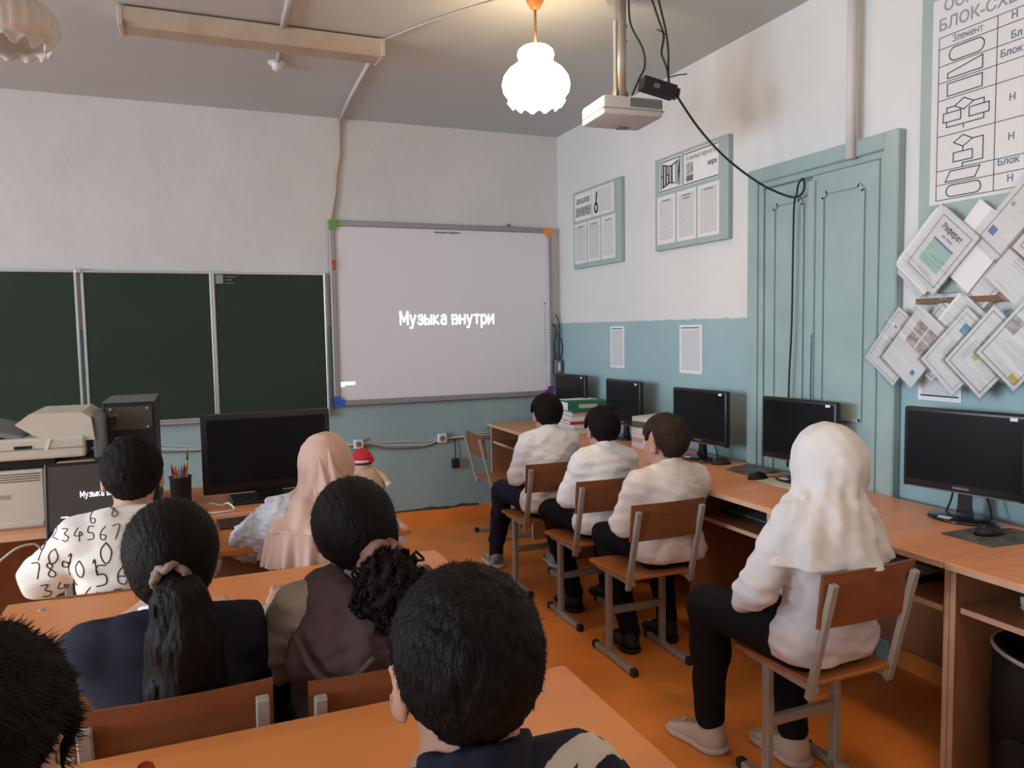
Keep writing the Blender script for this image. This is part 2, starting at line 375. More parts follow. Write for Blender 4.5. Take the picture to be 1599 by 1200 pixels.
def whiteboard():
    x0, x1, z0, z1 = -1.87, -.083, .95, 2.315
    t = thing('interactive_whiteboard', 'large interactive whiteboard with grey frame and coloured corner caps', 'whiteboard', ((x0 + x1) / 2, -.002, 0))
    hw = (x1 - x0) / 2; f = .042
    obj('screen_surface', bx(bm_new(), -hw + .02, hw - .02, -.035, -.002, z0 + .02, z1 - .02), mat('projection_surface', (.77, .76, .82), .45, .3), t)
    for nm, a, b, c, d in (('frame_top', -hw + .03, hw - .03, z1 - f, z1), ('frame_bottom', -hw + .03, hw - .03, z0, z0 + f), ('frame_left', -hw, -hw + f, z0 + .03, z1 - .03), ('frame_right', hw - f + .006, hw, z0 + .03, z1 - .03)):
        obj(nm, bx(bm_new(), a, b, -.05, -.003, c, d, .006), M_ALUG, t)
    for col, nm, sx, sz in (((.13, .36, .06), 'green', -1, 1), ((.72, .33, .08), 'orange', 1, 1), ((.03, .11, .50), 'blue', -1, -1), ((.20, .04, .22), 'purple', 1, -1)):
        bm = bm_new(); L = .075
        cx, cz = sx * hw, z1 if sz > 0 else z0
        pts = [(cx, cz), (cx - sx * L, cz), (cx - sx * L, cz - sz * .047), (cx - sx * .047, cz - sz * .047), (cx - sx * .047, cz - sz * L), (cx, cz - sz * L)]
        prism(bm, pts, -.055, -.002)
        o = obj('corner_cap', bm, mat(nm + '_cap', col, .45, .4), t); o['label'] = nm + ' plastic corner cap'
    glow = mat('projected_white', (.9, .9, .9), .6, .2, emit=(1, 1, 1), estr=1.3)
    for word, cx, wd in (('Музыка', -.1977, .3597), ('внутри', .207, .341)): obj('projected_word', move(stroke_text(word, .066, wd, .0125), (cx, -.0362, 1.583)), glow, t)
    bm = bm_new(); bx(bm, -.84, -.735, -.0366, -.0352, 1.106, 1.128); bx(bm, -.84, -.815, -.0366, -.0352, 1.093, 1.106)
    obj('projected_mark', bm, glow, t)
    bm = bm_new()
    for k in range(19): lathe(bm, [(.006 if k else .008, -.0006), (.006 if k else .008, .0006)], 8, (0, 0, 0), None, True)
    bm.free(); bm = bm_new()
    for k in range(19):
        r = .008 if k == 0 else .0055; z = 1.706 - k * (1.706 - 1.228) / 18
        prism(bm, [(hw - .062 + r * math.cos(a * PI / 4), z + r * math.sin(a * PI / 4)) for a in range(8)], -.0362, -.035)
    obj('icon_column', bm, M_INKG, t)
    obj('maker_print', move(text_bm('interwrite DualBoard', .024, bold=.0004), (.01, -.0358, 2.252)), M_INK, t)
    bm = bm_new(); bx(bm, -hw + .012, -hw + .032, -.062, -.048, 1.99, 2.025, .004); bx(bm, -hw + .015, -hw + .034, -.064, -.048, 1.955, 1.985, .004)
    obj('red_clip', bm, mat('red_plastic', (.55, .03, .03), .4, .4), t)
    obj('bracket', bx(bm_new(), .515, .535, -.045, -.004, z1 - .005, z1 + .02, .003), M_GREYP, t)
whiteboard()

def sockets():
    for i, (x, lab) in enumerate(((-1.70, 'white double wall socket beside the red-capped doll'), (-1.044, 'white double wall socket above the hanging black plug'))):
        t = thing('wall_socket', lab, 'socket', (x, -.001, .655), 0, 'sockets on the front wall')
        obj('back_plate', bx(bm_new(), -.075, .075, -.012, 0, -.042, .042, .004), mat('blue_painted_plate', (.24, .40, .45), .5, .3), t)
        obj('socket_body', bx(bm_new(), -.036, .036, -.042, -.012, -.036, .036, .006), M_WHITEP, t)
        bm = bm_new(); move(lathe(bm, [(.021, -.002), (.021, .002), (.001, .002)], 16), (0, -.0415, 0), (PI / 2, 0, 0))
        obj('socket_face', bm, mat('brown_socket_face', (.22, .15, .12), .5, .3), t)
    for k, dz in enumerate((.012, -.004, -.02)):
        rnd = random.Random(k); p = []
        for i in range(40):
            x = -3.35 + i * .073
            if x > -.46: break
            p.append((x, -.010 - .004 * k, .648 + dz + .012 * math.sin(i * .55 + k) + rnd.uniform(-.004, .004) - (.02 if abs(x + 1.35) < .2 else 0) + max(0, (-1.75 - x)) * .06))
        rods('cable', ('grey', 'off-white', 'brown')[k] + ' cable strung along the blue front wall past the sockets', 'cable', smooth_path(p, 3), .0055, (M_CABLEW, M_COND, mat('brown_cable', (.2, .14, .1), .6, .3))[k], 6)
    t = thing('power_plug', 'black power plug hanging on a thin cord below the wall socket', 'plug', (-.938, -.004, .41))
    obj('plug_body', bx(bm_new(), -.03, .03, -.045, -.004, 0, .075, .008, 2), M_MBLACK, t)
    obj('cord', tube(bm_new(), smooth_path([(0, -.02, .075), (.004, -.016, .15), (0, -.012, .235)]), .004, 6), M_CABLE, t)
sockets()

rods('conduit', 'tan conduit running down the white wall to the green whiteboard corner', 'conduit', [(-1.755, -.016, HC - .01), (-1.765, -.016, 2.9), (-1.77, -.016, 2.78), (-1.795, -.016, 2.66), (-1.81, -.016, 2.5), (-1.845, -.016, 2.316)], .011, M_BROWNCORD, 8)
rods('conduit', 'white conduit on the ceiling from the tube light to the front wall', 'conduit', [(-1.755, -.02, HC - .012), (-1.79, -.6, HC - .012), (-1.814, -1.44, HC - .012)], .012, M_COND, 8)
def corner_box():
    t = thing('junction_box', 'small grey junction box with loose cables in the blue wall corner', 'box', (-.045, -.05, 1.13))
    obj('box_body', bx(bm_new(), -.03, .03, -.04, .03, 0, .11, .004), M_GREYP, t)
    obj('terminal', bx(bm_new(), -.012, .008, -.048, -.04, .02, .09, .002), M_WHITEP, t)
    for k, (dx, h) in enumerate(((-.015, .30), (.01, .38), (.02, .22))):
        obj('cord', tube(bm_new(), smooth_path([(dx, -.01, .11), (dx - .02 + .02 * k, -.02, .11 + h * .4), (dx + .01, 0, .11 + h * .8), (dx - .015, .02, .11 + h)]), .004, 6), M_CABLE, t)
corner_box()

# ------------------------------------------------------------------ ceiling
def lamp(name, label, x, y, lit):
    t = thing(name, label, 'lamp', (x, y, 0), 0)
    obj('ceiling_cup', lathe(bm_new(), [(.045, HC), (.047, HC - .02), (.040, HC - .05), (.022, HC - .08), (.008, HC - .088), (.004, HC - .088)], 20), mat('orange_cup', (.50, .20, .05), .35, .5), t, True)
    obj('rod', tube(bm_new(), [(0, 0, HC - .08), (0, 0, 2.79)], .0065, 10), mat('brass_rod', (.42, .27, .12), .35, .5, .6), t, True)
    prof = [(.030, 2.800), (.062, 2.797), (.077, 2.785), (.082, 2.768), (.077, 2.750), (.068, 2.737), (.072, 2.727), (.098, 2.715), (.125, 2.695), (.147, 2.665), (.155, 2.632), (.149, 2.602), (.131, 2.578), (.118, 2.567), (.120, 2.555), (.124, 2.542)]
    def wob(i, a, r, z):
        k = max(0, (i - 11) / 4.0)
        return r + .010 * k * math.cos(12 * a) + (.0035 * math.cos(24 * a) if 6 < i < 12 and not lit else 0), z + .012 * k * math.cos(12 * a)
    bm = bm_new(); lathe(bm, prof, 96, (0, 0, 0), wob)
    if lit: m = mat('glowing_opal_glass', (.9, .85, .75), .3, .4, emit=(1.0, .72, .42), estr=13.0)
    else:
        m = bpy.data.materials.new('unlit_glass_shade'); m.use_nodes = True; b = m.node_tree.nodes['Principled BSDF']
        b.inputs['Base Color'].default_value = (.86, .80, .74, 1); b.inputs['Roughness'].default_value = .08; b.inputs['Specular IOR Level'].default_value = .8
        b.inputs['Transmission Weight'].default_value = .45; b.inputs['IOR'].default_value = 1.2
    sh = obj('lamp_shade', bm, m, t, True)
    md = sh.modifiers.new('thickness', 'SOLIDIFY'); md.thickness = .004
    bb = obj('bulb', lathe(bm_new(), [(.001, 2.615), (.02, 2.62), (.032, 2.645), (.03, 2.675), (.016, 2.705), (.014, 2.75), (.001, 2.75)], 16), mat('bulb_lit', (.9, .8, .6), .4, .3, emit=(1, .8, .5), estr=20) if lit else mat('bulb_off', (.8, .8, .8), .1, .5), t, True)
    return t
lamp('pendant_lamp', 'lit pendant lamp with a glowing ruffled shade hanging beside the projector', -1.285, -2.43, True)
lamp('pendant_lamp', 'added lit pendant lamp for fill, out of view, second in its row from the chalkboard wall', -1.285, -4.95, True)  # added unseen lamp, brightens the floor and shirts
lamp('pendant_lamp', 'added lit pendant lamp for fill, out of view by the back wall', -1.285, -7.45, True)  # another lamp added out of view, warm fill from the rear
lamp('pendant_lamp', 'unlit pendant lamp with a clear ruffled glass shade', -3.375, -2.43, False)

def tube_light():
    t = thing('tube_light', 'long dusty cream fluorescent tube light box fixed to the ceiling', 'light fixture', (-2.44, -1.56, 0), .0)
    bm = bm_new(); hw = .625
    prof = [(-.085, 3.045), (-.085, 2.985), (-.06, 2.962), (.06, 2.962), (.085, 2.985), (.085, 3.045)]
    a = [bm.verts.new((-hw, y, z)) for y, z in prof]; b = [bm.verts.new((hw, y, z)) for y, z in prof]
    for i in range(len(prof)): j = (i + 1) % len(prof); bm.faces.new((a[i], a[j], b[j], b[i]))
    bm.faces.new(a[::-1]); bm.faces.new(b); bmesh.ops.recalc_face_normals(bm, faces=bm.faces[:])
    obj('housing', bm, mat('dusty_cream_metal', (.48, .41, .33), .6, .25, var=.15, vscale=7), t)
    for s in (-1, 1): obj('end_cap', bx(bm_new(), s * hw - .012, s * hw + .012, -.089, .089, 2.958, 3.047, .004), mat('cream_end_cap', (.52, .46, .38), .5, .3), t)
    obj('mounting_plate', bx(bm_new(), -hw + .02, hw - .02, -.07, .07, 3.044, HC - .001), mat('dark_backing', (.12, .08, .05), .8, .1), t)
tube_light()
t = thing('smoke_detector', 'small round white smoke detector on the ceiling', 'smoke detector', (-2.30, -1.06, HC))
obj('detector_base', lathe(bm_new(), [(.001, -.012), (.048, -.012), (.05, -.001), (.001, -.0005)], 20), M_WHITEP, t, True)
obj('sensor_dome', lathe(bm_new(), [(.001, -.05), (.018, -.048), (.028, -.035), (.034, -.012)], 20), M_WHITEP, t, True)
rods('conduit', 'white conduit on the ceiling leading to the smoke detector', 'conduit', [(-2.30, -1.11, HC - .01), (-2.318, -1.47, HC - .01)], .010, M_COND, 8)
rods('conduit', 'wide white conduit on the ceiling reaching behind the tube light', 'conduit', [(-2.325, -1.65, HC - .012), (-2.335, -2.2, HC - .012), (-2.36, -3.6, HC - .012)], .016, M_COND, 8)
rods('cable', 'thin white cable on the ceiling from tube light to lit lamp', 'cable', smooth_path([(-1.81, -1.61, HC - .006), (-1.70, -1.83, HC - .006), (-1.55, -2.10, HC - .006), (-1.33, -2.42, HC - .008)]), .005, M_CABLEW, 6)

def projector():
    t = thing('projector', 'white ceiling projector hanging on a metal pole', 'projector', (-.872, -2.50, 0), math.radians(-4))
    m = mat('dusty_white_plastic', (.60, .56, .52), .45, .35, var=.06)
    body = obj('body', bx(bm_new(), -.155, .155, -.135, .125, 2.475, 2.565, .018, 2), m, t); soft(body)
    obj('lower_seam', bx(bm_new(), -.157, .157, -.137, .127, 2.503, 2.506), M_GREYP, body)
    obj('connector_panel', bx(bm_new(), -.02, .145, -.137, -.130, 2.515, 2.555), M_GREYP, body)
    obj('lens_housing', move(lathe(bm_new(), [(.001, -.02), (.03, -.02), (.032, .0), (.034, .03), (.026, .032), (.022, .01), (.001, .008)], 20), (.06, .128, 2.52), (-PI / 2, 0, 0)), M_MBLACK, t, True)
    obj('vent_grille', bx(bm_new(), .02, .075, .06, .10, 2.472, 2.476), M_GREYP, body)
    obj('pole', tube(bm_new(), [(0, 0, 2.575), (0, 0, HC)], .026, 18), mat('dull_steel_pole', (.40, .36, .33), .38, .5, .5), t, True)
    bm = bm_new(); lathe(bm, [(.001, 2.562), (.075, 2.562), (.075, 2.574), (.001, 2.575)], 20)
    for s in (-1, 1): bx(bm, s * .034 - .004, s * .034 + .004, -.02, .02, 2.573, 2.625, .002)
    obj('mount_plate', bm, M_ALU, t)
    bm = bm_new(); bx(bm, -.034, -.027, -.012, .012, 2.60, 2.95)
    obj('cable_guide', bm, M_ALU, t)
    bm = bm_new()
    for z in (2.86, 2.93):
        move(tube(bm, [(-.034, 0, z), (.034, 0, z)], .006, 8), (0, 0, 0))
    obj('pole_bolt', bm, M_ALUG, t)
    obj('ceiling_flange', lathe(bm_new(), [(.001, HC - .012), (.07, HC - .012), (.07, HC - .001), (.001, HC - .0005)], 20), M_ALU, t)
    t2 = thing('power_adapter', 'black power adapter block strapped above the projector', 'adapter', (-.722, -2.585, 2.63), math.radians(-8))
    obj('adapter_body', box(bm_new(), (0, 0, 0), (.175, .07, .062), (0, .22, 0), .008, 2), M_MBLACK, t2)
    obj('socket_end', box(bm_new(), (.095, 0, -.022), (.02, .05, .045), (0, .22, 0), .004), M_BLACK, t2)
    obj('label_mark', box(bm_new(), (-.02, -.0355, .0), (.03, .001, .02), (0, .22, 0)), M_GREYP, t2)
    rods('cable', 'black cable drooping from the pole down to the projector', 'cable', smooth_path([(-.845, -2.53, HC - .01), (-.835, -2.53, 2.93), (-.775, -2.54, 2.82), (-.765, -2.54, 2.74), (-.795, -2.54, 2.68), (-.835, -2.54, 2.60)]), .005, M_CABLE, 6)
    rods('cable', 'left one of two twisted black cables hanging from ceiling to adapter', 'cable', smooth_path([(-.74, -2.56, HC - .005), (-.70, -2.565, 2.95), (-.678, -2.57, 2.88), (-.69, -2.57, 2.80), (-.668, -2.58, 2.73), (-.655, -2.583, 2.645)]), .0055, M_CABLE, 6)
    rods('cable', 'right one of two twisted black cables hanging from ceiling to adapter', 'cable', smooth_path([(-.70, -2.56, HC - .005), (-.682, -2.575, 2.95), (-.672, -2.585, 2.88), (-.662, -2.585, 2.80), (-.655, -2.575, 2.73), (-.648, -2.57, 2.645)]), .0055, M_CABLE, 6)
    for k, (p, q) in enumerate((((-.675, -2.58, 2.885), (-.735, -2.60, 2.895)), ((-.652, -2.58, 2.69), (-.58, -2.62, 2.70)))):
        rods('cable_tie', ('black tie wrapped round the hanging cables near the ceiling', 'black tie wrapped round the hanging cables above the adapter')[k], 'cable tie', [p, ((p[0] + q[0]) / 2, (p[1] + q[1]) / 2, p[2] + .008), q], .003, M_CABLE, 5)
    rods('cable', 'long black cable sagging from projector to the teal door and down it', 'cable', smooth_path([(-.625, -2.60, 2.60), (-.50, -2.60, 2.46), (-.36, -2.63, 2.32), (-.20, -2.68, 2.20), (-.09, -2.74, 2.135), (-.065, -2.80, 2.12), (-.06, -2.835, 2.15), (-.06, -2.83, 2.20), (-.062, -2.80, 2.18), (-.064, -2.79, 2.13), (-.055, -2.765, 2.09), (-.05, -2.755, 1.9), (-.05, -2.75, 1.5), (-.05, -2.735, 1.2), (-.05, -2.73, .78)], 6), .0055, M_CABLE, 6)
    rods('cable', 'dark cable hanging straight down the middle of the teal door', 'cable', smooth_path([(-.058, -2.885, 1.45), (-.058, -2.883, 1.2), (-.056, -2.88, .80)], 6), .0045, M_TEAL, 6)
projector()

# ------------------------------------------------------------------ right wall boards and papers
def notice(yL, yR, z0, z1, label, second):
    t = thing('notice_board', label, 'notice board', (-.001, (yL + yR) / 2, 0), RIGHT)
    hw = abs(yR - yL) / 2
    b = obj('board', bx(bm_new(), -hw, hw, -.032, 0, z0, z1, .003), M_TEALB, t)
    H = z1 - z0; W_ = 2 * hw
    pm = print_mat('newsprint', 38, (.72, .70, .70), (.44, .43, .44)); ph = print_mat('newsprint_short', 20, (.72, .70, .70), (.50, .49, .50), .12)
    zt = z0 + H * .60; m = W_ * .06
    cols = [(-hw + .03, -hw + W_ * .31), (-hw + W_ * .335, -hw + W_ * .60), (-hw + W_ * .625, hw - .075)]
    for k, (a, c) in enumerate(cols):
        s = obj('text_sheet', bx(bm_new(), a, c, -.0345, -.032, z0 + .035, zt - .01), ph if (second and k == 0) or (not second and k == 2) else pm, t)
        o = obj('heading_line', ribbon(bm_new(), [((a + c) / 2 - .04, zt - .04), ((a + c) / 2 + .04, zt - .04)], .008, -.0348), M_INKG, s)
        if second and k == 1: obj('heading_line', ribbon(bm_new(), [((a + c) / 2 - .03, zt - .058), ((a + c) / 2 + .03, zt - .058)], .007, -.0348), M_INKG, s)
    if second:
        a, c = -hw + .06, -hw + W_ * .40; mid = (a + c) / 2
        s = obj('headline_sheet', bx(bm_new(), a, c, -.0345, -.032, zt + .012, z1 - .02), M_PAPER, t)
        bm = bm_new(); ribbon(bm, [(a + .005, z1 - .03), (c - .005, z1 - .03)], .006, -.0348); ribbon(bm, [(a + .005, zt + .02), (c - .005, zt + .02)], .006, -.0348)
        obj('rule_line', bm, M_INK, s)
        bm = bm_new(); n = 7; strokes = [[(0, 0, 0, 1), (1, 0, 1, 1), (0, .5, 1, .5)], [(0, 0, 0, 1), (1, 0, 1, 1), (0, 1, 1, 1), (0, 0, 1, 0)], [(0, 0, 0, 1), (0, 1, .8, 1), (.8, 1, .8, .55), (0, .52, 1, .52), (1, .52, 1, 0), (0, 0, 1, 0)], [(0, 0, 0, 1), (1, 0, 1, 1), (0, 1, 1, 1), (0, 0, 1, 0)], [(0, 0, 0, 1), (0, 1, 1, 1), (0, 0, 1, 0)], [(.5, 0, .5, 1), (0, 1, 1, 1)], [(0, 0, 0, 1), (1, 0, 1, 1), (0, 0, 1, 1)]]
        for k, st in enumerate(strokes):                 # letters НОВОСТИ, pinched in the middle
            def pt(u, w):
                q = (k + .18 + .64 * u) / n; hgt = .10 + .06 * abs(2 * q - 1) ** 1.3
                return (a + .010 + q * (c - a - .020), (z1 + zt) / 2 - .004 + (w - .5) * hgt)
            for u0, w0, u1, w1 in st: ribbon(bm, [pt(u0, w0), pt(u1, w1)], .0085, -.0352)
        obj('headline', bm, M_INK, s)
        a, c = -hw + W_ * .44, hw - .085
        s = obj('headline_sheet', bx(bm_new(), a, c, -.0345, -.032, zt + .012, z1 - .02), M_PAPER, t)
        bm = bm_new(); ribbon(bm, [(a + .005, z1 - .03), (c - .005, z1 - .03)], .006, -.0348); ribbon(bm, [(a + .005, zt + .02), (c - .005, zt + .02)], .006, -.0348)
        obj('rule_line', bm, M_INK, s)
        obj('headline', move(stroke_text('Компьютерного', .018, (c - a) * .84, .0035), ((a + c) / 2, -.0350, z1 - .062)), M_INKG, s)
        obj('headline', move(stroke_text('мира', .020, .075, .005), (c - .055, -.0350, z1 - .125)), M_INKG, s)
        bm = bm_new(); bx(bm, a + .02, a + .09, -.0352, -.0344, zt + .075, z1 - .085)
        obj('picture', bm, mat('grey_picture', (.42, .41, .41), .8, .1, var=.5, vscale=60), s)
        bm = bm_new(); bx(bm, a + .022, a + .09, -.0353, -.0344, zt + .035, zt + .07); obj('picture', bm, mat('dark_picture', (.2, .2, .2), .8, .1, var=.7, vscale=90), s)
    else:
        a, c = -hw + .035, -hw + W_ * .42
        s = obj('headline_sheet', bx(bm_new(), a, c, -.0345, -.032, zt + .01, z1 - .02), M_PAPER, t)
        obj('headline', bx(bm_new(), a + .03, c - .02, -.0352, -.0344, z1 - .10, z1 - .06), mat('grey_headline', (.42, .40, .41), .8, .1, var=.5, vscale=70), s)
        obj('picture', bx(bm_new(), a + .02, c - .005, -.0352, -.0344, zt + .04, zt + .11), mat('grey_picture2', (.38, .36, .36), .8, .1, var=.5, vscale=40), s)
        a, c = -hw + W_ * .435, hw - .09
        s = obj('headline_sheet', bx(bm_new(), a, c, -.0345, -.032, zt + .01, z1 - .02), ph, t)
        bm = bm_new(); cx = a + .06; zc = zt + .10
        ribbon(bm, [(cx + .022 * math.cos(k * PI / 5), zc - .03 + .032 * math.sin(k * PI / 5)) for k in range(10)], .014, -.0352, True)
        ribbon(bm, [(cx, zc), (cx + .006, zc + .05), (cx + .012, zc + .075)], .018, -.0352)
        obj('drawing', bm, M_INK, s)
notice(-.342, -1.068, 1.96, 2.545, 'teal notice board with a small black drawing near the room corner', False)
notice(-1.497, -2.23, 1.985, 2.56, 'teal notice board with the headline НОВОСТИ beside the door', True)

for i, (yl, yr, lab) in enumerate(((-.857, -1.053, 'typed white sheet on the blue wall below the notice board with the drawing'), (-1.722, -1.952, 'typed white sheet on the blue wall below the НОВОСТИ notice board'), (-3.442, -3.64, 'typed white sheet on the blue wall below the plastic sleeves'))):
    z0, z1 = (1.21, 1.508) if i < 2 else (1.178, 1.40)
    t = thing('paper_sheet', lab, 'paper', (-.0005, (yl + yr) / 2, 0), RIGHT, 'typed sheets on the right wall')
    hw = abs(yl - yr) / 2
    s = obj('sheet', bx(bm_new(), -hw, hw, -.002, 0, z0, z1), print_mat('typed_page', 42, (.74, .73, .75), (.42, .42, .45), .09, .04), t)
    obj('rule_line', ribbon(bm_new(), [(-hw + .02, z1 - .018), (hw - .03, z1 - .018)] if i < 2 else [(-hw + .015, z0 + .02), (hw - .015, z0 + .02)], .006, -.0024), M_INK, t)

def poster():
    yl, z0, z1 = -3.44, 1.965, 2.83
    t = thing('flowchart_poster', 'white flowchart poster on a teal board high on the right wall', 'poster', (-.001, yl, 0), RIGHT)
    obj('backing_board', bx(bm_new(), 0, 1.0, -.022, 0, z0 - .35, z1, .003), M_TEALB, t)
    x0, x1 = .055, .90
    sh = obj('sheet', bx(bm_new(), x0, x1, -.0245, -.022, z0 + .005, z1 - .06), mat('poster_paper', (.70, .67, .66), .75, .2), t)
    y = -.0252
    bm = text_bm('ОСНОВНЫЕ', .062, bold=.0008, align='LEFT'); obj('title', move(bm, (x0 + .045, y, 2.735)), mat('grey_title_ink', (.30, .30, .34), .8, .1), t)
    bm = text_bm('БЛОК-СХЕМЫ СО', .062, bold=.0008, align='LEFT'); obj('title', move(bm, (x0 + .025, y, 2.665)), MATS['grey_title_ink'], t)
    cx, cr = x0 + .03, .325
    rows = [2.622, 2.578, 2.505, 2.437, 2.365, 2.218, 2.075, 2.012 + .0, 1.99]
    rows = [2.62, 2.575, 2.508, 2.443, 2.375, 2.235, 2.10, 2.045, 1.985]
    bm = bm_new(); w = .0028
    for z in rows: ribbon(bm, [(cx, z), (x1 - .03, z)], w, y)
    for x in (cx, cr, x1 - .03): ribbon(bm, [(x, rows[0]), (x, rows[-1])], w, y)
    obj('table_grid', bm, M_INK, t)
    obj('column_heading', move(stroke_text('Элемент', .0175, .125, .003), ((cx + cr) / 2, y, (rows[0] + rows[1]) / 2)), M_INKG, t)
    def shape(pts, closed=True):
        obj('flow_symbol', ribbon(bm_new(), pts, .0038, y - .0003, closed), M_INK, t)
    def pill(za, zb):
        r = (zb - za) / 2 - .008; zc = (za + zb) / 2; a, b = cx + .045 + r, cr - .05 - r
        return [(a + r * math.cos(th), zc + r * math.sin(th)) for th in [PI / 2 + PI * k / 8 for k in range(9)]] + [(b + r * math.cos(th), zc + r * math.sin(th)) for th in [-PI / 2 + PI * k / 8 for k in range(9)]]
    L, R_ = cx + .04, cr - .055
    shape(pill(rows[2], rows[1]))
    shape([(L, rows[3] + .01), (R_, rows[3] + .01), (R_, rows[2] - .008), (L, rows[3] + .03)])
    shape([(L, rows[4] + .01), (R_, rows[4] + .01), (R_, rows[3] - .01), (L, rows[3] - .01)])
    mid = (L + R_) / 2; za, zb = rows[5], rows[4]; zc = zb - .035
    shape([(mid - .04, zc), (mid, zc + .022), (mid + .04, zc), (mid, zc - .022)])
    shape([(mid - .04, zc), (L, zc), (L, zc - .02)], False); shape([(mid + .04, zc), (R_ + .01, zc), (R_ + .01, zc - .02)], False)
    shape([(L - .015, zc - .02), (L + .06, zc - .02), (L + .06, zc - .055), (L - .015, zc - .055)]); shape([(R_ - .05, zc - .02), (R_ + .03, zc - .02), (R_ + .03, zc - .055), (R_ - .05, zc - .055)])
    shape([(L, zc - .055), (L, zc - .075), (R_ + .01, zc - .075), (R_ + .01, zc - .055)], False); shape([(mid, zc - .075), (mid, zc - .09)], False)
    za, zb = rows[6], rows[5]; zc = zb - .035
    shape([(mid - .04, zc), (mid, zc + .022), (mid + .04, zc), (mid, zc - .022)])
    shape([(mid, zc - .022), (mid, zc - .04)], False); shape([(mid - .04, zc - .04), (mid + .04, zc - .04), (mid + .04, zc - .075), (mid - .04, zc - .075)])
    shape([(mid + .04, zc), (R_ + .01, zc), (R_ + .01, zc - .085), (mid, zc - .085), (mid, zc - .10)], False)
    shape([(L, rows[7] + .008), (R_ - .02, rows[7] + .008), (R_, rows[6] - .008), (L + .02, rows[6] - .008)])
    shape(pill(rows[8], rows[7]))
    ink = mat('blue_grey_ink', (.17, .19, .27), .8, .1)
    for s, z in (('Н', 2.60), ('Бл', 2.53), ('Блок', 2.475), ('Н', 2.31), ('Н', 2.17), ('Блок', 2.085), ('Н', 2.02)):
        obj('row_text', move(text_bm(s, .036, bold=.0006, align='LEFT'), (cr + (.012 if len(s) > 2 else .05), y, z)), ink, t)
poster()

